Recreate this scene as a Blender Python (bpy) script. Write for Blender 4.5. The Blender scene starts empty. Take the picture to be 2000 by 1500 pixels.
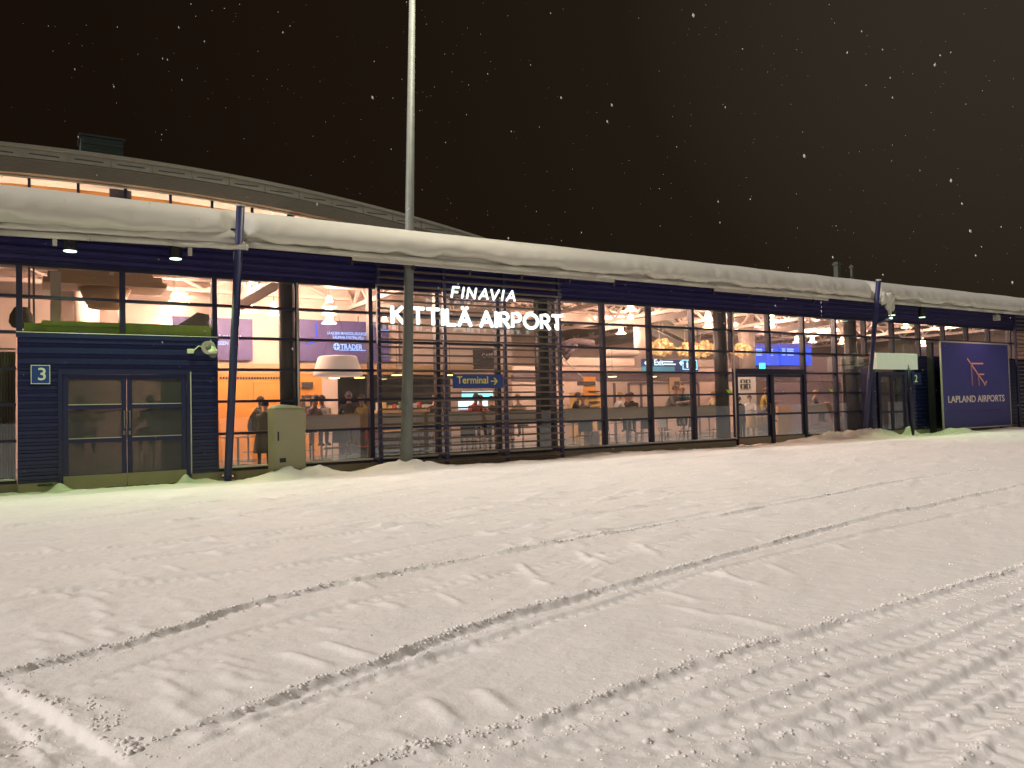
import bpy, bmesh, math, random
import numpy as np
from mathutils import Vector, Matrix
random.seed(7); rng = np.random.default_rng(11)
SC = bpy.context.scene
COL = SC.collection
PI = math.pi

# ------------------------------------------------------------------ camera, sky, sun, exposure
FPX = 1500.0
YAW, PITCH, ROLL = 0.5539, 0.0338, -0.0246
CAM = Vector((-1.452, -17.095, 1.302))
cy, sy, cp, sp = math.cos(YAW), math.sin(YAW), math.cos(PITCH), math.sin(PITCH)
FW = Vector((sy*cp, cy*cp, sp)); RT0 = Vector((cy, -sy, 0)); UP0 = RT0.cross(FW)
RT = math.cos(ROLL)*RT0 + math.sin(ROLL)*UP0
UPV = -math.sin(ROLL)*RT0 + math.cos(ROLL)*UP0
cd = bpy.data.cameras.new('camera'); co = bpy.data.objects.new('camera', cd); COL.objects.link(co)
m = Matrix((RT, UPV, -FW)).transposed().to_4x4(); m.translation = CAM; co.matrix_world = m
cd.sensor_fit = 'HORIZONTAL'; cd.sensor_width = 36; cd.lens = 36*FPX/2000
cd.clip_start = 0.05; cd.clip_end = 3000
SC.camera = co

def at(x, y, Y=None, z=None):
    "the point of the plane Y=... or z=... seen at a pixel of the 2000x1500 photograph"
    d = FW + RT*((x-1000)/FPX) + UPV*((750-y)/FPX)
    t = (Y-CAM.y)/d.y if Y is not None else (z-CAM.z)/d.z
    return CAM + d*t
def rc(x0, y0, x1, y1, Y):
    a = at(x0, y0, Y=Y); b = at(x1, y1, Y=Y)
    c = at(x0, y1, Y=Y); d = at(x1, y0, Y=Y)
    return a.x, b.x, (b.z+c.z)/2, (a.z+d.z)/2      # X0 X1 Z0 Z1

w = bpy.data.worlds.new("World"); SC.world = w; w.use_nodes = True
nt = w.node_tree; N = nt.nodes; L = nt.links
bg = N['Background']
tc = N.new('ShaderNodeTexCoord')
dotn = N.new('ShaderNodeVectorMath'); dotn.operation = 'DOT_PRODUCT'
gd = (FW + RT*0.75 + UPV*0.62).normalized()           # the floodlit part of the airfield lies up and to the right
dotn.inputs[1].default_value = gd
L.new(tc.outputs['Generated'], dotn.inputs[0])
rp = N.new('ShaderNodeValToRGB'); L.new(dotn.outputs['Value'], rp.inputs[0])
rp.color_ramp.elements[0].position = 0.50; rp.color_ramp.elements[0].color = (.0090, .0048, .0028, 1)
rp.color_ramp.elements[1].position = 1.0; rp.color_ramp.elements[1].color = (.033, .026, .019, 1)
e = rp.color_ramp.elements.new(.78); e.color = (.0120, .0075, .0042, 1)
e = rp.color_ramp.elements.new(.90); e.color = (.0150, .0105, .0062, 1)
L.new(rp.outputs[0], bg.inputs[0]); bg.inputs[1].default_value = 1.0

sd = bpy.data.lights.new('sun', 'SUN'); so = bpy.data.objects.new('sun', sd); COL.objects.link(so)
sd.energy = 2.95; sd.angle = math.radians(9); sd.color = (1.0, .905, .855)
_az = Vector((-0.97, 0.03, 0)).normalized(); _el = math.radians(36)
sdir = Vector((_az.x*math.cos(_el), _az.y*math.cos(_el), math.sin(_el)))
so.rotation_euler = sdir.to_track_quat('Z', 'Y').to_euler(); so.location = (0, 0, 60)
vs = SC.view_settings; vs.view_transform = 'Standard'; vs.look = 'None'; vs.exposure = 0; vs.gamma = 1
SC.render.engine = 'CYCLES'
SC.cycles.use_denoising = True
SC.cycles.max_bounces = 8; SC.cycles.diffuse_bounces = 4; SC.cycles.glossy_bounces = 4
SC.cycles.transparent_max_bounces = 24; SC.cycles.caustics_reflective = False; SC.cycles.caustics_refractive = False
SC.cycles.sample_clamp_indirect = 6; SC.cycles.use_light_tree = True

# ------------------------------------------------------------------ materials
def node_mat(name):
    m = bpy.data.materials.new(name); m.use_nodes = True
    return m, m.node_tree.nodes, m.node_tree.links, m.node_tree.nodes['Principled BSDF']
def mat(name, col, rough=.6, metal=0, var=.12, scale=6, bump=0, bscale=40, spec=.5, emis=None, estr=0):
    m, n, l, p = node_mat(name)
    p.inputs['Roughness'].default_value = rough; p.inputs['Metallic'].default_value = metal
    p.inputs['Specular IOR Level'].default_value = spec
    t = n.new('ShaderNodeTexCoord'); nz = n.new('ShaderNodeTexNoise'); nz.inputs['Scale'].default_value = scale
    nz.inputs['Detail'].default_value = 4
    l.new(t.outputs['Object'], nz.inputs['Vector'])
    mx = n.new('ShaderNodeMix'); mx.data_type = 'RGBA'
    mx.inputs[6].default_value = tuple(c*(1-var) for c in col)+(1,)
    mx.inputs[7].default_value = tuple(min(1, c*(1+var)) for c in col)+(1,)
    l.new(nz.outputs[0], mx.inputs[0]); l.new(mx.outputs[2], p.inputs['Base Color'])
    if bump:
        nb = n.new('ShaderNodeTexNoise'); nb.inputs['Scale'].default_value = bscale; nb.inputs['Detail'].default_value = 5
        l.new(t.outputs['Object'], nb.inputs['Vector'])
        b = n.new('ShaderNodeBump'); b.inputs['Strength'].default_value = bump; b.inputs['Distance'].default_value = .02
        l.new(nb.outputs[0], b.inputs['Height']); l.new(b.outputs[0], p.inputs['Normal'])
    if emis:
        p.inputs['Emission Color'].default_value = tuple(emis)+(1,); p.inputs['Emission Strength'].default_value = estr
    return m
def wood(name, c1, c2, rough=.45, sx=1.2, sy=14):
    m, n, l, p = node_mat(name)
    t = n.new('ShaderNodeTexCoord'); mp = n.new('ShaderNodeMapping'); mp.inputs['Scale'].default_value = (sx, sx, sy)
    nz = n.new('ShaderNodeTexNoise'); nz.inputs['Scale'].default_value = 3; nz.inputs['Detail'].default_value = 6
    l.new(t.outputs['Object'], mp.inputs[0]); l.new(mp.outputs[0], nz.inputs['Vector'])
    r = n.new('ShaderNodeValToRGB'); r.color_ramp.elements[0].position = .3; r.color_ramp.elements[1].position = .7
    r.color_ramp.elements[0].color = c1+(1,); r.color_ramp.elements[1].color = c2+(1,)
    l.new(nz.outputs[0], r.inputs[0]); l.new(r.outputs[0], p.inputs['Base Color']); p.inputs['Roughness'].default_value = rough
    return m
def glass(name, tint=(.93, .96, .96), fog=0, fogcol=(.3, .27, .24), rough=0.0, gcol=(.95, .97, 1), hz=1.3):
    m, n, l, p = node_mat(name); n.remove(p)
    out = n['Material Output']
    tr = n.new('ShaderNodeBsdfTransparent'); tr.inputs[0].default_value = tint+(1,)
    gl = n.new('ShaderNodeBsdfGlossy'); gl.inputs['Roughness'].default_value = rough; gl.inputs[0].default_value = gcol+(1,)
    fr = n.new('ShaderNodeFresnel'); gm_ = n.new('ShaderNodeNewGeometry'); ior = n.new('ShaderNodeMapRange')
    ior.inputs[3].default_value = 1.72; ior.inputs[4].default_value = 1/1.72
    l.new(gm_.outputs['Backfacing'], ior.inputs[0]); l.new(ior.outputs[0], fr.inputs[0])
    mx = n.new('ShaderNodeMixShader'); l.new(fr.outputs[0], mx.inputs[0]); l.new(tr.outputs[0], mx.inputs[1]); l.new(gl.outputs[0], mx.inputs[2])
    last = mx
    # thin patchy film: fog on the doors, haze put into the window glass
    df = n.new('ShaderNodeBsdfDiffuse'); df.inputs[0].default_value = fogcol+(1,)
    t = n.new('ShaderNodeTexCoord'); nz = n.new('ShaderNodeTexNoise'); nz.inputs['Scale'].default_value = 2.2; nz.inputs['Detail'].default_value = 5
    l.new(t.outputs['Object'], nz.inputs['Vector'])
    mr = n.new('ShaderNodeMapRange'); mr.inputs[1].default_value = .35; mr.inputs[2].default_value = .75
    mr.inputs[3].default_value = fog*(.95 if fog > .3 else .7); mr.inputs[4].default_value = fog*(1.05 if fog > .3 else 1.2)+.01
    l.new(nz.outputs[0], mr.inputs[0])
    tl = n.new('ShaderNodeBsdfTranslucent'); tl.inputs[0].default_value = tuple(min(1, c*hz) for c in fogcol)+(1,)
    md = n.new('ShaderNodeMixShader'); md.inputs[0].default_value = .5; l.new(df.outputs[0], md.inputs[1]); l.new(tl.outputs[0], md.inputs[2])
    m2 = n.new('ShaderNodeMixShader'); l.new(mr.outputs[0], m2.inputs[0]); l.new(mx.outputs[0], m2.inputs[1]); l.new(md.outputs[0], m2.inputs[2])
    l.new(m2.outputs[0], out.inputs[0])
    return m
def emit(name, col, s):
    m, n, l, p = node_mat(name)
    p.inputs['Base Color'].default_value = (.05, .05, .05, 1)
    p.inputs['Emission Color'].default_value = tuple(col)+(1,); p.inputs['Emission Strength'].default_value = s
    return m
def snow_mat(name, col, sc=1.0):
    m, n, l, p = node_mat(name)
    p.inputs['Roughness'].default_value = .75; p.inputs['Specular IOR Level'].default_value = .25
    g = n.new('ShaderNodeNewGeometry')
    nz = n.new('ShaderNodeTexNoise'); nz.inputs['Scale'].default_value = .6; nz.inputs['Detail'].default_value = 6
    l.new(g.outputs['Position'], nz.inputs['Vector'])
    mx = n.new('ShaderNodeMix'); mx.data_type = 'RGBA'
    mx.inputs[6].default_value = tuple(c*.93 for c in col)+(1,); mx.inputs[7].default_value = tuple(min(.92, c*1.05) for c in col)+(1,)
    l.new(nz.outputs[0], mx.inputs[0]); l.new(mx.outputs[2], p.inputs['Base Color'])
    n1 = n.new('ShaderNodeTexNoise'); n1.inputs['Scale'].default_value = 9*sc; n1.inputs['Detail'].default_value = 8; n1.inputs['Roughness'].default_value = .65
    l.new(g.outputs['Position'], n1.inputs['Vector'])
    b = n.new('ShaderNodeBump'); b.inputs['Strength'].default_value = .6; b.inputs['Distance'].default_value = .02
    l.new(n1.outputs[0], b.inputs['Height']); l.new(b.outputs[0], p.inputs['Normal'])
    return m
M = {}
M['snow'] = snow_mat('snow', (.80, .775, .745)); M['roofsnow'] = snow_mat('roof_snow', (.57, .56, .495), .5)  # roof snow made darker in colour for the weaker light up there
M['navy'] = mat('navy_paint', (.026, .030, .095), .42, var=.2)
M['clad'] = mat('navy_sheet', (.032, .027, .115), .34, var=.3, scale=2)
M['cladblack'] = mat('dark_navy_sheet', (.016, .021, .080), .26, var=.2)
M['frame'] = mat('window_frame_paint', (.010, .011, .038), .4, var=.2)
M['doorblue'] = mat('door_blue_paint', (.013, .018, .072), .33, var=.2)
M['plinth'] = mat('plinth_concrete', (.32, .27, .18), .8, bump=.4)
M['gutter'] = mat('gutter_white', (.50, .49, .42), .5, var=.15, scale=2)
M['cream'] = mat('cream_paint', (.62, .62, .52), .5)
M['galv'] = mat('galvanised_steel', (.165, .18, .165), .6, metal=.25, var=.25, scale=5)
M['slat'] = wood('slat_timber', (.085, .060, .040), (.15, .11, .07))
M['black'] = mat('black_metal', (.012, .012, .014), .45)
M['dark'] = mat('dark_grey', (.035, .033, .036), .6)
M['glass'] = glass('window_glass', fog=.040, fogcol=(.34, .36, .38))  # pale film puts an interior haze into the glass
M['fogglass'] = glass('fogged_glass', fog=.76, hz=1.3, fogcol=(.135, .13, .145))  # bluish fog colour also holds the snow's reflection in the panes
M['greyglass'] = glass('greyish_glass', fog=.25, fogcol=(.20, .20, .20))
M['white'] = mat('white_paint', (.72, .70, .68), .5)
M['pinkwall'] = mat('pale_plaster', (.60, .47, .41), .7, var=.05, scale=1.5)
M['ceil'] = mat('ceiling_panel', (.72, .60, .53), .8, var=.06, scale=1)
M['truss'] = mat('truss_paint', (.66, .53, .47), .5)
M['duct'] = mat('duct_steel', (.55, .45, .40), .4, metal=.1)
M['mauve'] = mat('mauve_wall', (.15, .11, .13), .7)
M['orange'] = wood('orange_panel', (.62, .25, .05), (.74, .31, .07), sx=.5, sy=1)
M['tan'] = wood('tan_panel', (.42, .27, .15), (.50, .33, .19))
M['counter'] = wood('counter_wood', (.46, .28, .09), (.60, .38, .13))
M['floor'] = mat('floor_stone', (.06, .13, .16), .18, var=.15, scale=2)  # blue-green tone holds the outside snow's reflection in the lower panes
M['bluebanner'] = mat('blue_banner', (.075, .06, .17), .5, emis=(.07, .06, .35), estr=.10)
M['lime'] = mat('lime_paint', (.42, .60, .01), .5, var=.2)
M['limedark'] = mat('brown_fabric', (.10, .07, .035), .8)
M['lampglow'] = emit('lamp_glow', (1, .74, .46), 26)
M['lampshade'] = mat('lamp_shade_glass', (.8, .62, .5), .4, emis=(1, .55, .34), estr=.5)
M['yellowglow'] = emit('counter_lamp_glow', (1, .72, .22), 7)
M['greenlamp'] = emit('eave_lamp_glow', (.72, 1, .70), 3)
M['letters'] = emit('letter_glow', (.90, 1, .93), 1.7)
M['cyan'] = emit('cyan_light', (.28, .85, .95), 2.2)
M['screenblue'] = mat('screen_blue', (.004, .01, .06), .5, spec=.2, emis=(.0, .10, 1), estr=1.5)
M['screentext'] = emit('screen_text', (.30, .50, 1), 2.0)
M['screenhead'] = emit('screen_head', (.02, .03, .45), 1.2)
M['whitesign'] = emit('white_sign_light', (.80, .95, 1), 1.9)
M['signblue'] = mat('sign_blue', (.012, .045, .22), .4, var=.05)
M['signyellow'] = mat('sign_yellow', (.75, .68, .08), .5, var=.03)
M['numwhite'] = mat('number_white', (.62, .66, .58), .5, var=.03)
M['billblue'] = mat('billboard_blue', (.034, .036, .20), .45, var=.12, scale=1.2)
M['billpink'] = mat('billboard_pink', (.75, .36, .30), .5, var=.03)
M['billwhite'] = mat('billboard_white', (.80, .70, .62), .5, var=.03)
M['billfaint'] = mat('billboard_faint', (.10, .07, .16), .5, var=.03)
M['alu'] = mat('aluminium_trim', (.55, .50, .44), .4, metal=.4)
M['cabinet'] = mat('cabinet_grey_beige', (.33, .31, .20), .5, var=.06, scale=3)
M['roofdark'] = mat('arched_roof_sheet', (.17, .155, .125), .6, var=.15, scale=2)
M['roofcap'] = mat('roof_cap_sheet', (.25, .25, .21), .5, var=.15)
M['petal'] = mat('capiz_petal', (.85, .6, .3), .4, emis=(1, .62, .25), estr=.25)
M['drum'] = mat('drum_shade_fabric', (.75, .66, .62), .8, var=.02, emis=(1, .66, .50), estr=.28)
M['lightbox'] = mat('light_box_white', (.72, .80, .66), .5, emis=(.75, .95, .68), estr=.16)
M['skin'] = mat('skin', (.52, .30, .21), .55, var=.06)
M['red'] = mat('red_cloth', (.45, .05, .05), .7)
M['crystal'] = mat('glint_crystal', (.97, .97, .97), .3, var=0, spec=1.0)  # near-white colour stands in for sparkle on the snow
M['flake'] = mat('snow_flake', (.55, .54, .52), .9, var=0)

# ------------------------------------------------------------------ mesh helpers
class MB:
    def __init__(s): s.v = []; s.f = []; s.mi = []; s.cur = 0
    def add(s, vs, fs):
        o = len(s.v); s.v += [tuple(v) for v in vs]
        for f in fs: s.f.append(tuple(i+o for i in f)); s.mi.append(s.cur)
        return s
    def box(s, x0, x1, y0, y1, z0, z1):
        x0, x1 = min(x0, x1), max(x0, x1); y0, y1 = min(y0, y1), max(y0, y1); z0, z1 = min(z0, z1), max(z0, z1)
        return s.add([(x0,y0,z0),(x1,y0,z0),(x1,y1,z0),(x0,y1,z0),(x0,y0,z1),(x1,y0,z1),(x1,y1,z1),(x0,y1,z1)],
            [(0,3,2,1),(4,5,6,7),(0,1,5,4),(1,2,6,5),(2,3,7,6),(3,0,4,7)])
    def bar(s, a, b, w, h=None):
        "square bar from a to b"
        a = Vector(a); b = Vector(b); h = h or w; d = (b-a).normalized()
        u = d.cross(Vector((0,0,1))) if abs(d.z) < .95 else d.cross(Vector((0,1,0)))
        u.normalize(); v = u.cross(d).normalized(); P = []
        for c in (a, b):
            for (i, j) in ((-1,-1),(1,-1),(1,1),(-1,1)): P.append(c+u*i*w/2+v*j*h/2)
        return s.add(P, [(0,1,2,3),(7,6,5,4),(0,4,5,1),(1,5,6,2),(2,6,7,3),(3,7,4,0)])
    def tube(s, pts, r, n=12, cap=True):
        pts = [Vector(p) for p in pts]; rs = r if isinstance(r, (list, tuple)) else [r]*len(pts)
        o = len(s.v); prev = None
        for i, p in enumerate(pts):
            d = (pts[min(i+1, len(pts)-1)]-pts[max(i-1, 0)]).normalized()
            if prev is None:
                u = d.cross(Vector((0,0,1))) if abs(d.z) < .95 else d.cross(Vector((1,0,0)))
            else: u = prev - d*prev.dot(d)
            u.normalize(); prev = u; v = d.cross(u)
            for k in range(n):
                a = 2*PI*k/n; s.v.append(tuple(p+(u*math.cos(a)+v*math.sin(a))*rs[i]))
        for i in range(len(pts)-1):
            for k in range(n):
                s.f.append((o+i*n+k, o+i*n+(k+1)%n, o+(i+1)*n+(k+1)%n, o+(i+1)*n+k)); s.mi.append(s.cur)
        if cap:
            s.f.append(tuple(o+k for k in range(n))[::-1]); s.mi.append(s.cur)
            s.f.append(tuple(o+(len(pts)-1)*n+k for k in range(n))); s.mi.append(s.cur)
        return s
    def lathe(s, c, prof, n=20):
        "profile [(r,z)] about the vertical through c"
        c = Vector(c); o = len(s.v)
        for r, z in prof:
            for k in range(n):
                a = 2*PI*k/n; s.v.append((c.x+r*math.cos(a), c.y+r*math.sin(a), c.z+z))
        for i in range(len(prof)-1):
            for k in range(n):
                s.f.append((o+i*n+k, o+i*n+(k+1)%n, o+(i+1)*n+(k+1)%n, o+(i+1)*n+k)); s.mi.append(s.cur)
        return s
    def clad(s, x0, x1, z0, z1, Y, pitch=.155, depth=.035, face=-1):
        "horizontal ribbed sheet facing -Y"
        pr = []; z = z0
        while z < z1-1e-4:
            for a, d in ((0, 0), (.35, 0), (.45, depth), (.9, depth), (1.0, 0)):
                zz = z+a*pitch
                if zz <= z1+1e-6: pr.append((zz, d))
            z += pitch
        pr.append((z1, 0))
        V = []; F = []
        for zz, d in pr: V += [(x0, Y+face*d, zz), (x1, Y+face*d, zz)]
        n = len(pr)
        for i in range(n-1): F.append((2*i, 2*i+1, 2*i+3, 2*i+2))
        s.add(V, F)
        return s.box(x0, x1, Y-face*.002, Y-face*.05, z0, z1)
    def build(s, name, mats, parent=None, smooth=False, bevel=0):
        me = bpy.data.meshes.new(name); me.from_pydata(s.v, [], s.f)
        mats = mats if isinstance(mats, (list, tuple)) else [mats]
        for mm in mats: me.materials.append(M[mm] if isinstance(mm, str) else mm)
        if len(mats) > 1: me.polygons.foreach_set('material_index', s.mi)
        if smooth: me.polygons.foreach_set('use_smooth', [True]*len(me.polygons))
        me.update()
        o = bpy.data.objects.new(name, me); COL.objects.link(o)
        if parent is not None:
            o.parent = parent; o.matrix_parent_inverse = Matrix.Translation(parent.location).inverted() if parent.type == 'EMPTY' and parent.get('_abs') else Matrix()
        if bevel:
            b = o.modifiers.new('bevel', 'BEVEL'); b.width = bevel; b.segments = 2; b.limit_method = 'ANGLE'
        return o
def tag(o, label=None, cat=None, group=None, kind=None):
    if label: o['label'] = label
    if cat: o['category'] = cat
    if group: o['group'] = group
    if kind: o['kind'] = kind
    return o
def thing(name, label, cat, loc=(0, 0, 0), rz=0, group=None):
    o = bpy.data.objects.new(name, None); COL.objects.link(o); o.location = loc; o.rotation_euler = (0, 0, rz)
    o.empty_display_size = .2
    return tag(o, label, cat, group)
def copy_tree(o, parent=None):
    c = o.copy(); COL.objects.link(c)
    if parent is not None: c.parent = parent
    for ch in list(o.children): copy_tree(ch, c)
    return c
def text(name, body, x, y, z, size, m, parent=None, width=None, ext=.008, shear=0, bold=0, align='LEFT', rotx=PI/2):
    "letters standing in the XZ plane facing -Y; size = capital height"
    cu = bpy.data.curves.new(name, 'FONT'); cu.body = body; cu.size = size/.73; cu.extrude = ext; cu.offset = bold; cu.shear = shear
    cu.align_x = align; cu.resolution_u = 4
    t = bpy.data.objects.new('tmp', cu); COL.objects.link(t)
    dg = bpy.context.evaluated_depsgraph_get(); dg.update()
    me = bpy.data.meshes.new_from_object(t.evaluated_get(dg)); bpy.data.objects.remove(t)
    co_ = np.zeros(len(me.vertices)*3); me.vertices.foreach_get('co', co_); co_ = co_.reshape(-1, 3)
    w0 = co_[:, 0].max()-co_[:, 0].min()
    k = width/w0 if width else 1
    x0 = co_[:, 0].min() if align == 'LEFT' else 0
    q = np.zeros_like(co_); q[:, 0] = x+(co_[:, 0]-x0)*k; q[:, 1] = y-co_[:, 2]; q[:, 2] = z+co_[:, 1]
    me.vertices.foreach_set('co', q.ravel()); me.materials.clear(); me.materials.append(M[m]); me.update()
    o = bpy.data.objects.new(name, me); COL.objects.link(o)
    if parent is not None: o.parent = parent
    return o
# value noise on a lattice, for the snow
_lat = rng.random((256, 256))
def vnoise(x, y):
    xi = np.floor(x).astype(int); yi = np.floor(y).astype(int); fx = x-xi; fy = y-yi
    fx = fx*fx*(3-2*fx); fy = fy*fy*(3-2*fy)
    a = _lat[xi % 256, yi % 256]; b = _lat[(xi+1) % 256, yi % 256]; c = _lat[xi % 256, (yi+1) % 256]; d = _lat[(xi+1) % 256, (yi+1) % 256]
    return (a*(1-fx)+b*fx)*(1-fy)+(c*(1-fx)+d*fx)*fy-.5
def fbm(x, y, o=4, g=.5):
    r = 0; a = 1
    for i in range(o): r = r+a*vnoise(x*2**i+17*i, y*2**i+31*i); a *= g
    return r
def sstep(a, b, x):
    t = np.clip((x-a)/(b-a), 0, 1); return t*t*(3-2*t)

# ------------------------------------------------------------------ ground: one snow sheet
def world_line(pts, z=0.0):
    P = [at(x, y, z=z) for x, y in pts]; P = np.array([(p.x, p.y) for p in P])
    # Catmull-Rom
    out = []
    Q = np.vstack([2*P[0]-P[1], P, 2*P[-1]-P[-2]])
    for i in range(1, len(Q)-2):
        for t in np.linspace(0, 1, 7)[:-1]:
            a, b, c, d = Q[i-1], Q[i], Q[i+1], Q[i+2]
            out.append(.5*((2*b)+(c-a)*t+(2*a-5*b+4*c-d)*t*t+(3*b-a-3*c+d)*t**3))
    out.append(P[-1]); return np.array(out)
def sdist(X, Y, line, reach):
    "signed distance to the line, arc position; far points get inf"
    best = np.full(X.shape, 1e9); sg = np.zeros(X.shape); arc = np.zeros(X.shape); s0 = 0; tot = 0
    for a, b in zip(line[:-1], line[1:]):
        ln = np.hypot(*(b-a))
        if ln < 1e-6: continue
        m_ = (X > min(a[0], b[0])-reach) & (X < max(a[0], b[0])+reach) & (Y > min(a[1], b[1])-reach) & (Y < max(a[1], b[1])+reach)
        idx = np.nonzero(m_)[0]
        if len(idx):
            px_, py_ = X[idx]-a[0], Y[idx]-a[1]; d = (b-a)/ln
            t = np.clip(px_*d[0]+py_*d[1], 0, ln); qx, qy = px_-d[0]*t, py_-d[1]*t
            dd = np.hypot(qx, qy); s_ = np.sign(d[0]*py_-d[1]*px_)
            u = dd < best[idx]; ii = idx[u]; best[ii] = dd[u]; sg[ii] = s_[u]; arc[ii] = s0+t[u]
        s0 += ln
    return best*np.where(sg == 0, 1, sg), arc, s0
TRACKS = [  # photo polyline, (depth, half width, rim height, roughness, far rim side)
 ([(-160,1352),(0,1323),(80,1300),(150,1282),(240,1262),(330,1235),(400,1212),(500,1178),(650,1145),(800,1115),(900,1096),(1000,1078),(1100,1060),(1200,1042),(1330,1017),(1420,1005),(1500,988),(1600,970),(1700,950),(1850,925),(2050,905)], .028,.045,.008,.7),
 ([(262,1480),(350,1442),(450,1403),(550,1368),(650,1330),(750,1298),(850,1258),(950,1226),(1080,1186),(1150,1165),(1250,1136),(1340,1110),(1400,1092),(1500,1064),(1600,1036),(1700,1010),(1800,990),(1900,968),(2080,930)], .032,.045,.009,.7),
 ([(640,1540),(800,1487),(1000,1432),(1060,1416),(1150,1382),(1250,1346),(1350,1310),(1450,1280),(1560,1245),(1680,1208),(1800,1172),(1900,1140),(2060,1092)], .028,.05,.009,.8),
 ([(1080,1530),(1200,1485),(1300,1450),(1370,1424),(1500,1378),(1650,1322),(1750,1290),(1850,1250),(2060,1162)], .026,.07,.006,.5),
 ([(1400,1530),(1550,1455),(1650,1428),(1750,1384),(1850,1340),(1950,1290),(2080,1225)], .030,.09,.009,.55),
 ([(1660,1545),(1800,1458),(1880,1412),(1960,1370),(2080,1300)], .030,.09,.009,.55),
 ([(1900,1560),(1980,1470),(2080,1400)], .040,.12,.016,1.0),
 ([(-80,1330),(0,1368),(60,1400),(120,1440),(170,1475),(230,1540)], .03,.10,.015,.8),
 ([(-80,1380),(0,1425),(60,1470),(110,1530)], .03,.10,.015,.8),
 ([(-100,1185),(200,1150),(450,1120),(700,1085),(900,1050),(1100,1015),(1300,985),(1500,960)], .012,.10,.007,.6),
 ([(-100,1090),(200,1070),(500,1040),(800,1005),(1000,985),(1300,955),(1600,925),(1900,900)], .012,.10,.007,.6),
 ([(300,1025),(600,990),(900,965),(1200,935),(1500,915),(1800,890)], .012,.09,.006,.5),
 ([(-100,1040),(200,1010),(500,975),(800,955),(1100,925),(1400,900),(1700,880),(1950,865)], .013,.09,.007,.5),
 ([(820,925),(1000,922),(1250,905),(1500,882),(1700,868)], .016,.09,.008,.5),
]
HUMPS = [((1010,1100),(1058,1140),.018,.05),((1125,1075),(1180,1118),.02,.05),((1230,1058),(1300,1095),.016,.05),((620,1258),(745,1292),.02,.05),((545,1278),(665,1312),.02,.05),
 ((925,1345),(1010,1400),.016,.06),((825,1368),(900,1425),.018,.06),((1390,1124),(1510,1152),.014,.05),((1290,1155),(1375,1178),.014,.05),((1400,1200),(1560,1240),.014,.06),
 ((1290,1180),(1430,1215),.012,.05),((310,1330),(380,1380),.014,.05),((420,1330),(560,1345),.012,.06),((55,1430),(110,1500),.03,.05),((930,1040),(990,1045),.03,.10),((1030,1050),(1060,1065),.015,.08),
 ((400,1080),(520,1068),.015,.1),((1300,1225),(1480,1262),.010,.07),((420,1300),(480,1320),.012,.05),((1490,1100),(1560,1130),.01,.05),((850,1160),(910,1190),.012,.04),
 ((180,1225),(300,1215),.012,.07),((640,1085),(730,1082),.012,.06),((1000,980),(1120,975),.012,.08),((1180,960),(1380,962),.012,.08),((1060,1005),(1200,1000),.012,.08),((1250,985),(1310,975),.015,.1)]
_hr = random.Random(21)
for _ in range(120):
    x_ = _hr.uniform(40, 1750); y_ = _hr.uniform(1030, 1440)
    if y_ > 1560-.28*x_ and x_ > 900: continue
    k_ = (y_-900)/450; l_ = _hr.uniform(45, 120)*k_
    HUMPS.append(((x_, y_), (x_+l_, y_+l_*_hr.uniform(.18, .42)), _hr.uniform(.005, .014), _hr.uniform(.04, .08)))
for _ in range(90):
    x_ = _hr.uniform(200, 1500); y_ = _hr.uniform(945, 1075); k_ = (y_-850)/150; l_ = _hr.uniform(30, 110)*k_
    HUMPS.append(((x_, y_), (x_+l_, y_-l_*_hr.uniform(.02, .12)), _hr.uniform(.012, .03), _hr.uniform(.06, .12)))
TRACKS += [
 ([(900,1540),(1100,1462),(1250,1412),(1400,1360),(1550,1310),(1700,1262),(1850,1215),(2050,1150)], .016,.08,.006,.45),
 ([(1250,1545),(1400,1488),(1550,1428),(1700,1362),(1850,1300),(2060,1205)], .020,.09,.007,.5),
 ([(1500,1560),(1650,1485),(1800,1415),(1950,1342),(2080,1275)], .024,.09,.008,.5),
 ([(-100,1400),(150,1345),(400,1262),(600,1205),(800,1158),(1000,1120),(1200,1082),(1400,1040)], .008,.10,.005,.4),
 ([(300,1510),(450,1440),(650,1362),(850,1290),(1050,1225),(1250,1160),(1450,1102),(1700,1040),(2000,975)], .014,.045,.006,.5),
 ([(-100,1130),(200,1100),(500,1062),(800,1025),(1050,992),(1300,968),(1600,938)], .010,.09,.006,.5),
 ([(400,1010),(700,978),(1000,950),(1300,922),(1600,900),(1900,880)], .012,.07,.006,.5),
 ([(1000,1075),(1200,1035),(1400,1000),(1600,965),(1800,940),(2050,910)], .012,.07,.006,.5),
]
ALL_LINES = [(world_line(p), d, hw, rim, rg) for p, d, hw, rim, rg in TRACKS]
HL = []
for a, b, h, wd in HUMPS:
    A = at(*a, z=0); B = at(*b, z=0); HL.append((np.array([(A.x, A.y), (B.x, B.y)]), h, wd))
MOUNDS = []
def mound_at(x, y, Y, h, r, rx=1): 
    p = at(x, y, Y=Y); MOUNDS.append((p.x, Y, h, r, rx))
mound_at(793,905,-1.15,.20,.42,1.8); mound_at(560,925,-.95,.17,.35,2.0); mound_at(625,920,-1.0,.10,.35,1.6); mound_at(118,958,-.35,.13,.13); mound_at(362,935,-.35,.18,.12); mound_at(398,925,-.4,.08,.22)
mound_at(1690,850,-.6,.24,.5,2.0); mound_at(1725,855,-1.0,.15,.45,2); mound_at(1868,850,-1.0,.22,.4,2); mound_at(1965,845,-1.0,.10,.5,3); mound_at(1775,855,-.6,.3,.3); mound_at(1552,865,-.55,.10,.3,1.5); mound_at(1200,885,-.6,.05,.35,6)
mound_at(1620,853,-.2,.25,.4,3)
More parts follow.
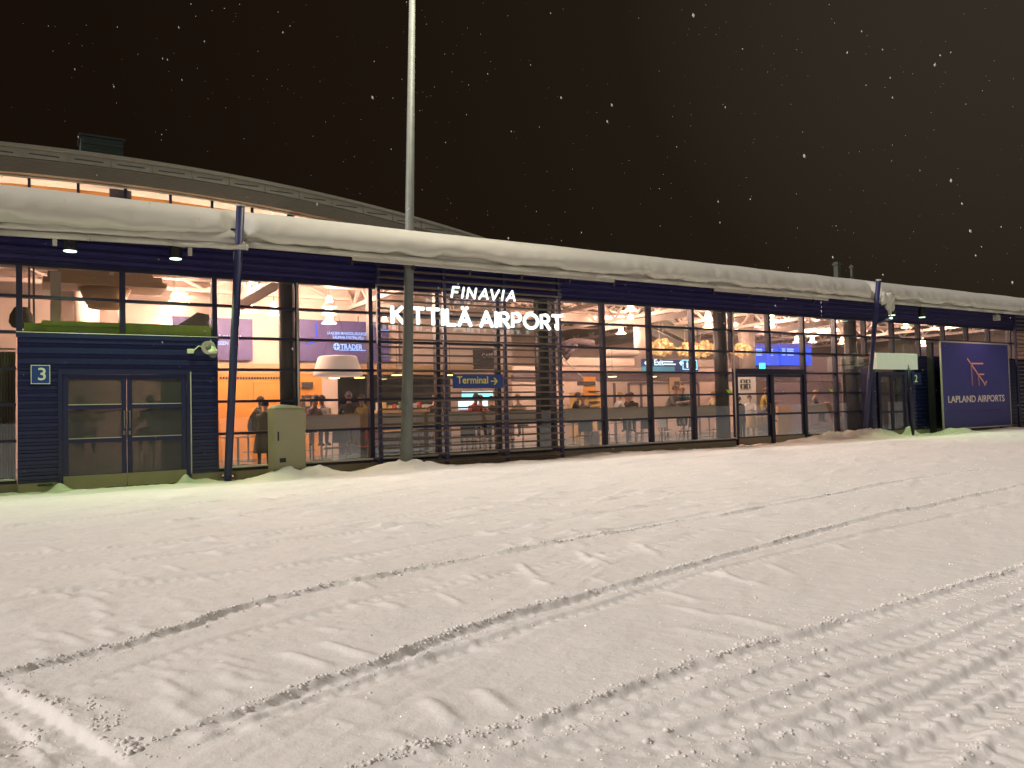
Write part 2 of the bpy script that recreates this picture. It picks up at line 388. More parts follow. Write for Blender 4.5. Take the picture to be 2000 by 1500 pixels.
def ground_h(X, Y):
    _a = math.radians(24); U_ = X*math.cos(_a)+Y*math.sin(_a); V_ = -X*math.sin(_a)+Y*math.cos(_a)
    st_ = np.clip(fbm(U_*.8, V_*4.2, 4)*2.2, 0, 1)**1.5*np.clip(.5+1.6*fbm(X*.5+9, Y*.5, 2), 0, 1)
    h = .020*st_+.012*fbm(U_*.7+3, V_*3.1, 4)+.004*fbm(X*9, Y*9, 3)+.020*fbm(X*.35, Y*.35, 3)+.010*fbm(X*1.7, Y*1.7, 3)
    near = np.hypot(X-CAM.x, Y-CAM.y) < 45
    h = h+.055*fbm(X*.5+5, Y*1.2, 2)*sstep(-9, -2, Y)*(Y < 3)
    # snow bank pushed along the facade, a swept strip right at its foot
    h = h+.035*sstep(-5.5, -1.9, Y+.25*fbm(X*.5, Y*0+3, 2))*(1-sstep(-1.35, -.75, Y+.3*fbm(X*.8, Y*0, 3)))
    h = h+.06*fbm(X*2.2, Y*2.2, 4)*sstep(-1.9, -1.3, Y)*(Y < .2)
    for (mx, my, mh, mr, rx) in MOUNDS:
        q = ((X-mx)/rx)**2+(Y-my)**2
        i = q < (3*mr)**2
        if i.any():
            h[i] += mh*np.exp(-q[i]/(mr*mr))*(1+.5*fbm(X[i]*4, Y[i]*4, 3))
    for line, dp, hw, rim, rg in ALL_LINES:
        d, arc, tot = sdist(X, Y, line, .9)
        i = np.abs(d) < .9
        dd = d[i]; x_, y_, ar = X[i], Y[i], arc[i]
        end = sstep(0, .6, ar)*sstep(0, .6, tot-ar)
        dd = dd+.035*rg*vnoise(ar*3.1, ar*0)+.02*rg*vnoise(ar*11, ar*0+4)
        dk_ = dp*(1.0+.35*vnoise(ar*1.1, ar*0+9)+.3*vnoise(ar*5.3, ar*0+2))
        g = -dk_*sstep(-hw*2.3, -hw*.5, dd)*(1-sstep(hw*.45, hw*.55+.034, dd))
        cr1 = np.maximum(0, fbm(x_*12, y_*12, 3)+.05)*1.4; cr2 = np.maximum(0, vnoise(x_*27+3, y_*27))*1.1+np.maximum(0, vnoise(x_*55, y_*55+8))*.5
        g = g+rim*(.25+rg*(cr1+cr2))*np.exp(-((dd-hw*1.15)/(hw*.50))**2)
        g = g+rim*.55*rg*(cr1+cr2)*np.exp(-((dd+hw*2.5)/(hw*1.3))**2)
        g = g+rim*.35*rg*np.maximum(0, fbm(x_*9+4, y_*9, 3))*np.exp(-(dd/(hw*4.5))**2)
        # tread print in the rut floor
        g = g+.003*np.sin(ar*60)*(np.abs(dd) < hw*.5)
        h[i] += g*end
    for line, hh, wd in HL:
        d, arc, tot = sdist(X, Y, line, .4)
        i = np.abs(d) < .4
        h[i] += hh*np.exp(-(d[i]/(wd*(1+.8*vnoise(arc[i]*4, arc[i]))))**2)*sstep(-.02, .25*tot, arc[i])*sstep(0, .35*tot, tot-arc[i]+.02)
    # cross ripples left by the plough
    rip = np.maximum(0, fbm(X*1.1-Y*.3, Y*5+X*1.2, 3))*.018
    h = h+rip*sstep(-17, -10, Y)*(Y < -2)
    h = np.where(Y > .35, np.minimum(h, -.05), h)
    return h
def build_ground():
    fa = math.atan2(FW.x, FW.y)
    a1 = np.arange(fa-math.radians(41), fa+math.radians(41), math.radians(.115))
    a2 = np.arange(fa+math.radians(41), fa+2*PI-math.radians(41), math.radians(3))
    A = np.concatenate([a1, a2]); na = len(A)
    Rr = [2.0]
    while Rr[-1] < 13: Rr.append(Rr[-1]*1.0031)
    while Rr[-1] < 62: Rr.append(Rr[-1]*1.0056)
    while Rr[-1] < 900: Rr.append(Rr[-1]*1.25)
    Rr = np.array(Rr); nr = len(Rr)
    RR, AA = np.meshgrid(Rr, A, indexing='ij')
    X = (CAM.x+RR*np.sin(AA)).ravel(); Y = (CAM.y+RR*np.cos(AA)).ravel()
    Z = ground_h(X, Y)*(1-sstep(50, 70, RR.ravel()))
    V = np.stack([X, Y, Z], 1); V = np.vstack([V, [CAM.x, CAM.y, 0]])
    i, j = np.meshgrid(np.arange(nr-1), np.arange(na), indexing='ij'); j2 = (j+1) % na
    F = np.stack([i*na+j, (i+1)*na+j, (i+1)*na+j2, i*na+j2], -1).reshape(-1, 4)[:, ::-1]
    me = bpy.data.meshes.new('ground'); nv = len(V)
    T = np.stack([np.full(na, nv-1), np.arange(na), (np.arange(na)+1) % na], 1)[:, ::-1]
    me.vertices.add(nv); me.vertices.foreach_set('co', V.ravel())
    me.loops.add(F.size+T.size); me.loops.foreach_set('vertex_index', np.concatenate([F.ravel(), T.ravel()]))
    me.polygons.add(len(F)+len(T))
    me.polygons.foreach_set('loop_start', np.concatenate([np.arange(len(F))*4, F.size+np.arange(len(T))*3]))
    me.update(calc_edges=True); me.validate()
    me.polygons.foreach_set('use_smooth', [True]*len(me.polygons)); me.materials.append(M['snow'])
    o = bpy.data.objects.new('ground', me); COL.objects.link(o)
    tag(o, 'snow covered road with tyre ruts in front of the terminal', kind='structure')
build_ground()
def gh(x, y): return float(ground_h(np.array([float(x)]), np.array([float(y)]))[0])

# ------------------------------------------------------------------ the terminal
W = 1.7375
ZR = [.19, .95, 1.63, 2.31, 2.99, 3.67, 4.31]     # rail, rows, head
ZC = 5.02                                         # top of cladding
terminal = thing('terminal_building', 'long dark blue glazed airport terminal under a snowy eave', 'building')
def wrail(mb, x0, x1, z, h=.055, y0=-.07, y1=.07): mb.box(x0, x1, y0, y1, z-h/2, z+h/2)
def bay(k, z_top=ZR[6], rows=range(1, 6), bottom=True):
    x0, x1 = k*W, (k+1)*W
    fr = MB(); hw = .05
    fr.box(x0-hw, x0+hw, -.085, .09, ZR[0] if bottom else ZR[4], z_top)
    for r in rows: wrail(fr, x0+hw, x1-hw, ZR[r])
    if bottom: fr.box(x0+hw, x1-hw, -.075, .07, ZR[0]-.03, ZR[0]+.03)
    f = fr.build('window', 'frame', terminal)
    g = MB(); zs = ([ZR[0]+.03] if bottom else [ZR[4]])+[ZR[r] for r in rows if bottom or r > 4]+[z_top]
    for a, b in zip(zs[:-1], zs[1:]): g.box(x0+hw, x1-hw, -.006, .004, a+.028, b-.028)
    g.build('glass', 'glass', f)
for k in list(range(-6, -1))+list(range(1, 10))+[12, 13]: bay(k)
for k in (-1, 0): bay(k, rows=(4, 5), bottom=False)
for k in (10, 11): bay(k, rows=(4, 5), bottom=False)
# upper strip of windows beyond the second leaning column
for k in range(14, 26): bay(k, rows=(4, 5), bottom=False)
wh = MB()
wh.clad(-12, 21.9, ZR[6], ZC, -.03, .155, .06)
wh.build('cladding', 'clad', terminal)
MB().clad(21.95, 46, ZR[6]-.02, ZC-.02, -.03, .155, .04).build('cladding', 'clad', terminal)
MB().box(-12, 46, -.10, -.02, ZR[6]-.07, ZR[6]-.001).build('head_rail', 'frame', terminal)
pl = MB()
for a, b in ((-12, -W-.03), (W+.03, 10*W-.02), (12*W+.02, 23.3)): pl.box(a, b, -.09, .06, -.3, .155)
pl.build('plinth', 'plinth', terminal)
for a, b in ((-6*W, -W-.06), (W+.06, 10*W-.05), (12*W+.06, 14*W-.05)): MB().box(a, b, -.17, -.086, .222, .262).build('sill', 'roofsnow', terminal, bevel=.012)
# navy wall to the right of the second vestibule
MB().clad(27.2, 46, .15, ZR[4]-.03, .02, .14, .035).build('cladding', 'cladblack', terminal)
MB().box(27.2, 46, -.03, .05, -.3, .149).build('plinth', 'plinth', terminal)
# round dark columns inside the glass, with a pale pipe beside each
for x in (at(565, 700, Y=.45).x, at(1060, 700, Y=.45).x, at(1408, 700, Y=.45).x, at(1662, 700, Y=.45).x):
    MB().tube([(x, .45, .05), (x, .45, 5.3)], .22, 20).build('column', 'black', terminal, smooth=True)
for px_ in (582, 1433):
    x = at(px_, 700, Y=-.12).x
    MB().tube([(x, -.13, .2), (x, -.13, 4.25)], .022, 8).build('pipe', 'gutter', terminal, smooth=True)
# building shell
MB().box(-12, 46, .08, 22, 5.55, 5.72).build('roof', 'dark', terminal)
MB().box(-12, 46, -1.25, .08, 5.03, 5.10).build('soffit', 'cladblack', terminal)
MB().box(-12, 46, -.03, .08, 5.02, 5.56).build('eave_wall', 'cladblack', terminal)
MB().box(-12, 46, .12, 14.9, 5.40, 5.45).build('ceiling', 'ceil', terminal)
MB().box(-12, 46, .10, 15, -.2, .05).build('floor', 'floor', terminal)
MB().box(-12, 46, 14.9, 15.1, .05, 5.5).build('back_wall', 'pinkwall', terminal)
MB().box(-12.2, -12, .1, 15, .05, 5.5).build('side_wall', 'pinkwall', terminal)
MB().box(46, 46.2, -.05, 15, .05, 5.5).build('side_wall', 'pinkwall', terminal)
# roof trusses
for i, x in enumerate(np.arange(-3.5, 40, 3.475)):
    t = MB(); t.box(x-.05, x+.05, .7, 14.8, 4.58, 4.70); t.box(x-.05, x+.05, .7, 14.8, 5.24, 5.36)
    yy = .9
    while yy < 14:
        t.bar((x, yy, 4.66), (x, yy+.6, 5.28), .07); t.bar((x, yy+.6, 5.28), (x, yy+1.2, 4.66), .07); yy += 1.2
    t.build('roof_truss', 'truss', terminal)
for y in (2.1, 6.0, 10.5):
    t = MB(); t.box(-11, 45, y-.05, y+.05, 4.86, 4.96)
    xx = -10.
    while xx < 44: t.bar((xx, y, 4.92), (xx+.9, y, 5.38), .06); t.bar((xx+.9, y, 5.38), (xx+1.8, y, 4.92), .06); xx += 1.8
    t.build('roof_beam', 'truss', terminal)
for y, z, r in ((3.4, 4.98, .20), (7.6, 4.95, .28)):
    MB().tube([(-11, y, z), (45, y, z)], r, 16).build('air_duct', 'duct', terminal, smooth=True)
for px_, w_ in ((700, .35), (1250, .3), (1455, .35), (170, .3)):
    p = at(px_, 580, Y=6.5); MB().tube([(p.x, 6.5, 2.9), (p.x, 6.5, 5.4)], w_, 18).build('air_duct', 'truss', terminal, smooth=True)
# big sloping beams under the ceiling
for a, b in (((470, 598), (548, 552)), ((1180, 640), (1345, 612)), ((1490, 650), (1625, 628))):
    p = at(*a, Y=2.6); q = at(*b, Y=1.6); MB().bar(p, q, .10, .20).build('beam', 'truss', terminal)

# --- wall blocks inside
def panel(name, x0, y0, x1, y1, Y, m, parent=terminal, th=.06):
    X0, X1, Z0, Z1 = rc(x0, y0, x1, y1, Y)
    return MB().box(X0, X1, Y, Y+th, max(Z0, .051), Z1).build(name, m, parent)
YB = 6.2
X0 = at(418, 700, Y=YB).x; X1 = at(628, 700, Y=YB).x; X2 = at(925, 700, Y=YB).x; X3 = at(1000, 700, Y=YB).x
MB().box(X0, X1, YB, YB+.1, .051, 2.55).build('wood_wall', 'orange', terminal)
MB().box(X0+1.1, X0+1.14, YB-.03, YB+.0, .051, 2.3).box(X0+1.14, X1-.9, YB-.02, YB, 2.28, 2.32).build('wall_trim', 'orange', terminal)
MB().box(X0, X3, YB-.02, YB+.1, 2.551, 2.86).build('wood_fascia', 'tan', terminal)
MB().box(X0, X3, YB+.02, YB+.12, 2.861, 5.39).build('upper_wall', 'pinkwall', terminal)
MB().box(X1, X1+.5, YB, YB+.12, .051, 2.55).build('wall_pier', 'pinkwall', terminal)
MB().box(X1+.5, X2, YB+1.8, YB+1.9, .051, 2.55).build('kitchen_wall', 'dark', terminal)
MB().box(X1+.5, X2, YB+.12, YB+1.8, 2.5, 2.56).build('kitchen_ceiling', 'dark', terminal)
gr = MB(); x_ = X0+.15
while x_ < X1-1.0: gr.box(x_, x_+.05, YB-.03, YB-.001, 2.40, 2.47); x_ += .08
gr.build('air_grille', 'dark', terminal)
for i in range(3):
    x = X1+1.2+i*1.4
    MB().box(x-.012, x+.012, YB-.045, YB+.019, 2.9, 4.4).build('panel_joint', 'mauve', terminal)
# left area behind the first vestibule: piers and pale wall
panel('wall_pier', 98, 530, 120, 700, 2.0, 'truss', th=.25)
panel('wall_pier', 232, 590, 246, 700, 3.0, 'truss', th=.25)
MB().box(-9, at(415, 700, Y=7.5).x, 7.5, 7.6, .051, 5.39).build('partition_wall', 'pinkwall', terminal)
# pale partition and dark door frames toward the right
YP = 8.5
XA = at(1000, 700, Y=YP).x; XB = at(1430, 700, Y=YP).x
MB().box(XA, XB, YP, YP+.1, 2.78, 3.02).build('partition_fascia', 'pinkwall', terminal)
MB().box(XA, XB, YP-.03, YP+.1, 2.45, 2.779).build('partition_band', 'mauve', terminal)
MB().box(XA, XB, YP+.02, YP+.12, .051, 2.449).build('partition_wall', 'pinkwall', terminal)
fr = MB()
for a in (1200, 1228, 1252, 1333, 1364):
    x = at(a, 760, Y=YP).x; fr.box(x-.05, x+.05, YP-.03, YP+.019, .051, 2.35)
fr.box(at(1228, 760, Y=YP).x, at(1364, 760, Y=YP).x, YP-.028, YP+.018, 2.30, 2.38)
fr.build('partition_frame', 'mauve', terminal)
panel('wall_panel', 1307, 737, 1330, 790, YP-.06, 'tan', th=.05)
panel('fire_cabinet', 1318, 745, 1328, 762, YP-.09, 'dark', th=.02)
YF = 7.2
X0f = at(1432, 700, Y=YF).x; X1f = at(1655, 700, Y=YF).x
MB().box(X0f, X1f+6, YF, YF+.1, 2.35, 3.55).build('mauve_fascia', 'mauve', terminal)
MB().box(X0f+4.2, X1f+6, YF+1.5, YF+1.6, .051, 2.349).build('recess_wall', 'mauve', terminal)
MB().box(X0f, X0f+.4, YF, YF+1.6, .051, 2.349).build('recess_pier', 'pinkwall', terminal)

# ------------------------------------------------------------------ vestibule with door 3
v = thing('entrance_vestibule', 'navy ribbed entrance porch numbered 3 with a closed double glass door', 'porch')
YV = -.16
MB().clad(-W-.03, -W+.62, .16, 2.28, YV, .14, .03).build('cladding', 'cladblack', v)
MB().clad(W-.52, W+.02, .16, 2.28, YV, .14, .03).build('cladding', 'cladblack', v)
MB().clad(-W-.03, W+.02, 2.30, 2.88, YV, .20, .045).build('cladding', 'cladblack', v)
MB().box(-W-.05, W+.04, YV-.07, .0, 2.885, 2.97).build('roof_cap', 'doorblue', v)
MB().box(-W-.05, W+.04, YV-.075, YV-.05, 2.9705, 2.985).build('sheen_strip', 'gutter', v)  # pale strip added for the bright sheen along the cap
MB().box(-W-.05, W+.04, YV-.02, YV+.09, 2.281, 2.299).build('ledge', 'doorblue', v)
MB().box(-W-.03, -W+.60, YV-.02, YV+.1, -.3, .155).build('plinth', 'plinth', v)
MB().box(W-.50, W+.02, YV-.02, YV+.1, -.3, .155).build('plinth', 'plinth', v)
XL, XR = -W+.62, W-.52; XM = (XL+XR)/2
MB().box(XL, XL+.07, YV-.05, YV+.1, -.02, 2.28).box(XR-.07, XR, YV-.05, YV+.1, -.02, 2.28).box(XL+.07, XR-.07, YV-.05, YV+.1, 2.19, 2.28).build('door_frame', 'doorblue', v)
MB().box(XR+.001, XR+.022, YV-.06, YV-.02, .16, 2.25).build('corner_trim', 'gutter', v)
for s in (0, 1):
    a, b = (XL+.075, XM-.004) if s == 0 else (XM+.004, XR-.075)
    d = MB(); y0, y1 = YV-.02, YV+.03
    d.box(a, a+.09, y0, y1, .02, 2.185); d.box(b-.09, b, y0, y1, .02, 2.185); d.box(a+.09, b-.09, y0, y1, 2.10, 2.185)
    d.box(a+.09, b-.09, y0, y1, 1.52, 1.60); d.box(a+.09, b-.09, y0, y1, .87, .95); d.box(a+.09, b-.09, y0, y1, .02, .26)
    dd = d.build('door', 'doorblue', v)
    MB().box(a+.09, b-.09, YV, YV+.012, .26, .87).box(a+.09, b-.09, YV, YV+.012, .95, 1.52).box(a+.09, b-.09, YV, YV+.012, 1.60, 2.10).build('glass', 'fogglass', dd)
    MB().box(a+.005, b-.005, y0-.012, y0-.001, .0, .25).build('kick_plate', 'plinth', dd)
    tr = MB()
    for zz in (.95, 1.60): tr.box(a+.092, b-.092, y0-.006, y0, zz, zz+.014)
    tr.build('glazing_bead', 'gutter', dd)
    hx = b-.045 if s == 0 else a+.045
    MB().tube([(hx, y0-.002, 1.12), (hx, y0-.06, 1.14), (hx, y0-.06, 1.45), (hx, y0-.002, 1.47)], .012, 8).box(hx-.02, hx+.02, y0-.012, y0-.001, 1.0, 1.08).build('handle', 'galv', dd, smooth=False)
# vestibule inside
vi = MB(); vi.box(-W+.05, -W+.1, .05, 2.5, .06, 2.9); vi.box(W-.1, W-.05, .05, 2.5, .06, 2.9)
vi.box(-W+.1, W-.1, .05, 2.5, 2.85, 2.9); vi.build('inner_wall', 'mauve', v)
f_ = MB(); f_.box(-W+.1, -.9, 2.4, 2.5, .06, 2.85); f_.box(1.0, W-.1, 2.4, 2.5, .06, 2.85); f_.box(-.9, 1.0, 2.4, 2.5, 2.2, 2.85); f_.build('inner_frame', 'mauve', v)
s_ = thing('number_sign', 'small square blue sign with the white number 3 beside the double door', 'sign')
a = rc(60, 713, 98, 750, YV-.045)
MB().box(a[0], a[1], YV-.055, YV-.04, a[2], a[3]).build('plate', 'signblue', s_)
bd = MB(); t_ = .012
bd.box(a[0], a[1], YV-.06, YV-.0551, a[3]-t_, a[3]); bd.box(a[0], a[1], YV-.06, YV-.0551, a[2], a[2]+t_)
bd.box(a[0], a[0]+t_, YV-.06, YV-.0551, a[2]+t_, a[3]-t_); bd.box(a[1]-t_, a[1], YV-.06, YV-.0551, a[2]+t_, a[3]-t_); bd.build('border', 'numwhite', s_)
text('digit', '3', a[0]+.115, YV-.057, a[2]+.075, .24, 'numwhite', s_, ext=.002, bold=.004)

# horn loudspeaker and dome camera on the porch corner
p = at(402, 678, Y=-.4)
h_ = thing('horn_loudspeaker', 'cream horn loudspeaker on the porch corner above the blue wall', 'loudspeaker')
MB().tube([(p.x-.0, -.25, p.z+.02), (p.x, -.34, p.z), (p.x+.02, -.40, p.z-.01), (p.x+.03, -.52, p.z-.02), (p.x+.03, -.53, p.z-.02)], [.05, .05, .06, .135, .14], 18).build('horn', 'cream', h_, smooth=True)
MB().tube([(p.x+.03, -.515, p.z-.02), (p.x+.03, -.545, p.z-.02)], [.10, .03], 14).build('throat', 'galv', h_, smooth=True)
q = at(372, 686, Y=-.26); MB().box(q.x-.06, q.x+.06, -.30, -.2, q.z-.045, q.z+.045).build('junction_box', 'cream', h_, bevel=.006)
MB().tube([(q.x+.05, -.27, q.z), (p.x-.12, -.3, p.z+.03), (p.x, -.28, p.z+.0)], .012, 8).build('bracket', 'cream', h_)
def dome_camera(px_, py_, Y, label, k=1.0):
    p = at(px_, py_, Y=Y); t = thing('dome_camera', label, 'security camera', p, group='dome cameras by the entrances')
    MB().tube([(0, .22, .15*k), (0, .08, .20*k), (0, 0, .19*k), (0, 0, .10*k)], .022*k, 10).build('arm', 'cream', t, smooth=True)
    MB().lathe((0, 0, 0), [(0, .13*k), (.05*k, .12*k), (.07*k, .06*k), (.105*k, .04*k), (.11*k, -.03*k), (.10*k, -.035*k)], 18).build('housing', 'cream', t, smooth=True)
    MB().lathe((0, 0, -.03*k), [(.085*k, 0), (.08*k, -.04*k), (.055*k, -.075*k), (0, -.09*k)], 18).build('dome', 'galv', t, smooth=True)
dome_camera(416, 688, -.50, 'cream dome camera hanging off the corner of the porch numbered 3')
dome_camera(1708, 700, -.45, 'cream dome camera behind the right leaning column', 1.25)

# ------------------------------------------------------------------ right hand glass doors (bays 10, 11)
g = thing('double_door', 'dark framed double glass door right of the long wooden counter', 'door')
x0, x1 = 10*W+.05, 12*W-.05; xm = 11*W
MB().box(x0, x1, -.10, .07, 2.26, 2.44).box(x0, x0+.06, -.1, .07, .0, 2.26).box(x1-.06, x1, -.1, .07, 0, 2.26).box(xm-.075, xm+.075, -.12, .07, -.05, 2.26).build('door_frame', 'frame', g)
MB().box(x0, x1, -.07, .05, 2.441, 2.96).build('transom_frame', 'frame', g) if False else None
gg = MB(); gg.box(x0, xm-.05, -.004, .004, 2.45, 2.96); gg.box(xm+.05, x1, -.004, .004, 2.45, 2.96); gg.build('fanlight', 'glass', g)
for a, b in ((x0+.065, xm-.08), (xm+.08, x1-.065)):
    d = MB()
    d.box(a, a+.07, -.06, .0, .03, 2.25); d.box(b-.07, b, -.06, 0, .03, 2.25)
    for z0, z1 in ((2.18, 2.25), (1.60, 1.66), (.93, .99), (.22, .26)): d.box(a+.07, b-.07, -.06, 0, z0, z1)
    dd = d.build('door', 'frame', g)
    p_ = MB()
    for z0, z1 in ((.26, .93), (.99, 1.60), (1.66, 2.18)): p_.box(a+.07, b-.07, -.035, -.025, z0, z1)
    p_.build('glass', 'glass', dd)
    MB().box(a, b, -.072, -.061, .02, .22).build('kick_plate', 'plinth', dd)
    hx = b-.035 if a < 11*W-.5 else a+.035
    MB().tube([(hx, -.061, .95), (hx, -.11, .97), (hx, -.11, 1.3), (hx, -.061, 1.32)], .014, 8).build('handle', 'galv', dd)

# ------------------------------------------------------------------ slatted screen and its signs
YS = -.60
scr = thing('slatted_screen', 'tall louvred screen of dark horizontal timber slats before the glass', 'screen')
XS0, XS1 = at(743, 800, Y=YS).x, at(1097, 800, Y=YS).x; SP = (XS1-XS0)/3
n = 27; zs_ = np.linspace(.14, 4.78, n)
for i, z in enumerate(zs_):
    MB().box(XS0-.03, XS1+.05, YS-.06, YS-.02, z-.021, z+.021).build('slat', 'slat', scr)
for i in range(4):
    x = XS0+SP*i; MB().box(x-.038, x+.038, YS-.018, YS+.07, .02, 4.9).build('post', 'navy', scr)
for i in range(4):
    x = XS0+SP*i
    for z_ in (.22, 4.84): MB().box(x-.02, x+.02, YS+.071, -.09, z_, z_+.06).build('bracket', 'navy', scr)
MB().box(XS0-.03, XS1+.03, YS+.0, YS+.45, .02, .07).build('base_rail', 'slat', scr)

YL = -.72
fin = thing('terminal_lettering', 'glowing white letters FINAVIA at the top of the slatted screen', 'sign')
def stroke_letters(word, x0p, x1p, ybl0, ybl1, ytop0, ytop1, parent, lean=0, th=.055, gapf=.22, names=None):
    "rounded tube letters; word is laid between two photo positions on the plane of the screen"
    S = {'K': (.62, [[(0,0),(0,1)],[(.55,1),(.05,.45)],[(.18,.58),(.6,0)]]), 'I': (.0, [[(0,0),(0,1)]]), 'T': (.62, [[(0,1),(.62,1)],[(.31,1),(.31,0)]]),
     'L': (.46, [[(0,1),(0,0),(.46,0)]]), 'Ä': (.72, [[(0,0),(.36,1),(.72,0)],[(.13,.32),(.59,.32)],[(.22,1.2),(.23,1.2)],[(.50,1.2),(.51,1.2)]]),
     'A': (.72, [[(0,0),(.36,1),(.72,0)],[(.13,.32),(.59,.32)]]), 'R': (.56, [[(0,0),(0,1),(.28,1)]+[(.28+.24*math.sin(a), .74+.26*math.cos(a)) for a in np.linspace(.2, PI-.2, 7)]+[(.28,.48),(0,.48)],[(.25,.48),(.56,0)]]),
     'P': (.53, [[(0,0),(0,1),(.28,1)]+[(.28+.25*math.sin(a), .72+.28*math.cos(a)) for a in np.linspace(.2, PI-.2, 7)]+[(.28,.44),(0,.44)]]),
     'O': (.92, [[(.46+.46*math.sin(a), .5+.5*math.cos(a)) for a in np.linspace(0, 2*PI, 25)]]), 'F': (.46, [[(0,0),(0,1),(.46,1)],[(0,.52),(.40,.52)]]),
     'N': (.62, [[(0,0),(0,1),(.62,0),(.62,1)]]), 'V': (.66, [[(0,1),(.33,0),(.66,1)]]), ' ': (.12, [])}
    tot = sum(S[c][0] for c in word)+gapf*(len(word)-1)
    A = at(x0p, ybl0, Y=YL); B = at(x1p, ybl1, Y=YL); H = ((at(x0p, ytop0, Y=YL).z-A.z)+(at(x1p, ytop1, Y=YL).z-B.z))/2
    r_ = th/2; Wd = (B.x-A.x)-2*r_; k = Wd/tot; x = A.x+r_; z0 = (A.z+B.z)/2+r_; H -= 2*r_
    for ci_, c in enumerate(word):
        wdt, st = S[c]
        if st:
            mb = MB()
            for s in st:
                P = [(x+k*u+lean*H*v_, YL, z0+H*v_) for u, v_ in s]
                if len(P) > 3 and len(s) > 8: mb.tube(P, r_, 10)
                else:
                    for a_, b_ in zip(P[:-1], P[1:]):
                        a_, b_ = Vector(a_), Vector(b_); d_ = (b_-a_); d_ = d_.normalized()*r_*.6 if d_.length > 0 else Vector((.01, 0, 0))
                        mb.tube([a_-d_, a_-d_*.4, b_+d_*.4, b_+d_], [r_*.8, r_, r_, r_*.8], 10)
            o = mb.build('letter', 'letters', parent, smooth=True)
            # flatten the tubes against the slats
        x += k*(wdt+gapf*(.55 if word[ci_:ci_+2] == 'AV' and lean else 1.2 if lean else 1))
stroke_letters('FINAVIA', 880, 1003, 582, 590, 559, 566, fin, lean=.22, th=.056, gapf=.34)
kit = thing('terminal_lettering', 'large glowing white letters KITTILÄ AIRPORT across the slatted screen', 'sign')
stroke_letters('KITTILÄ AIRPORT', 763, 1100, 632, 648, 597, 613, kit, th=.090, gapf=.27)
MB().box(at(878, 590, Y=YL).x, at(1000, 590, Y=YL).x, YL+.03, YL+.055, at(940, 588, Y=YL).z-.02, at(940, 588, Y=YL).z+.01).build('rail', 'navy', fin)
ts = thing('direction_sign', 'blue sign reading Terminal with a yellow arrow on the slatted screen', 'sign')
a = rc(885, 731, 983, 758, YS-.10); MB().box(a[0], a[1], YS-.10, YS-.065, a[2], a[3]).build('plate', 'signblue', ts, bevel=.004)
text('lettering', 'Terminal', a[0]+.10, YS-.104, a[2]+.115, .185, 'signyellow', ts, width=.86, ext=.003, bold=.002)
ax = a[0]+1.04; az = (a[2]+a[3])/2; ar_ = MB(); ar_.bar((ax, YS-.104, az), (ax+.16, YS-.104, az), .028, .006 if False else .028)
ar_.bar((ax+.09, YS-.104, az+.085), (ax+.175, YS-.104, az), .028, .028); ar_.bar((ax+.09, YS-.104, az-.085), (ax+.175, YS-.104, az), .028, .028)
ar_.build('arrow', 'signyellow', ts)

# ------------------------------------------------------------------ eave: gutter, fascia boxes, snow
def yl(x): return -1.20-(x+2.0)*.137            # left canopy edge swings forward to the right
def gutter(pts, name, r=.055):
    g_ = MB(); 
    for (xa, ya, za), (xb, yb, zb) in zip(pts[:-1], pts[1:]):
        g_.tube([(xa, ya, za), (xb-.012, yb, zb)], r, 12)
        g_.tube([(xb-.03, yb, zb), (xb-.01, yb, zb)], r*1.12, 12)
    return g_.build(name, 'gutter', terminal, smooth=True)
xs = np.arange(-6, 2.06, 1.34).tolist()+[2.06]
gutter([(x, yl(x), 4.60) for x in xs], 'gutter')
ex = np.arange(2.05, 40, 1.45)
gutter([(x, -1.56, 4.70) for x in ex], 'gutter')
MB().box(-6, 2.05, -1.0, -.08, 4.92, 5.02).build('soffit', 'cladblack', terminal)
MB().box(2.1, 40, -1.50, -1.44, 4.66, 5.02).build('fascia', 'gutter', terminal)
MB().box(-12, 40, -1.44, -.08, 4.985, 5.019).build('soffit_sheet', 'cladblack', terminal)
for a_, b_ in ((4.3, 11.5), (15.2, 20.4)): MB().box(a_, b_, -1.42, -1.36, 4.60, 4.72).build('soffit_panel', 'gutter', terminal)
for x in list(np.arange(4.3, 11.6, 1.44))+list(np.arange(15.2, 20.5, 1.5)):
    MB().box(x-.03, x+.03, -1.40, -1.34, 4.50, 4.75).build('gutter_bracket', 'black', terminal)
for px_, py_ in ((107, 470), (371, 490), (460, 500)):
    p = at(px_, py_, Y=-1.25); MB().box(p.x-.035, p.x+.035, -1.29, -1.21, p.z-.09, 4.60).build('gutter_bracket', 'gutter', terminal)
def snow_profile(x):
    n1 = float(vnoise(np.array([x*.9]), np.array([.3]))[0]); n2 = float(vnoise(np.array([x*3.3]), np.array([5.]))[0]); n3 = float(fbm(np.array([x*1.4]), np.array([9.]), 3)[0])
    lift = max(0, n3)*.22
    top = .03*n1
    return [(-1.20, 4.80), (-1.50, 4.775+lift*.6), (-1.64-.04*n2, 4.77+lift), (-1.71-.05*n2, 4.80+lift*.9), (-1.735-.04*n1, 4.90+lift*.4), (-1.72-.03*n1, 5.03), (-1.66, 5.17+top*.5), (-1.55, 5.28+top*.7),
            (-1.36, 5.39+top), (-1.16, 5.46+top), (-.90, 5.52+top), (-.5, 5.59+top), (.1, 5.66+top), (1.2, 5.74+top), (3, 5.80), (5.5, 5.86), (9, 5.88), (14, 5.9), (22, 5.92)]
COLX = (at(468, 450, Y=-1.75).x, at(1714, 575, Y=-1.75).x)
_sp = snow_profile
def snow_profile(x):
    nt_ = max(math.exp(-((x-c)/.20)**4) for c in COLX)
    return [(max(y, y+(max(-1.38, y)-y)*nt_) if y > -2 else y, z-(.10*nt_ if y < -1.2 else 0)) for y, z in _sp(x)]
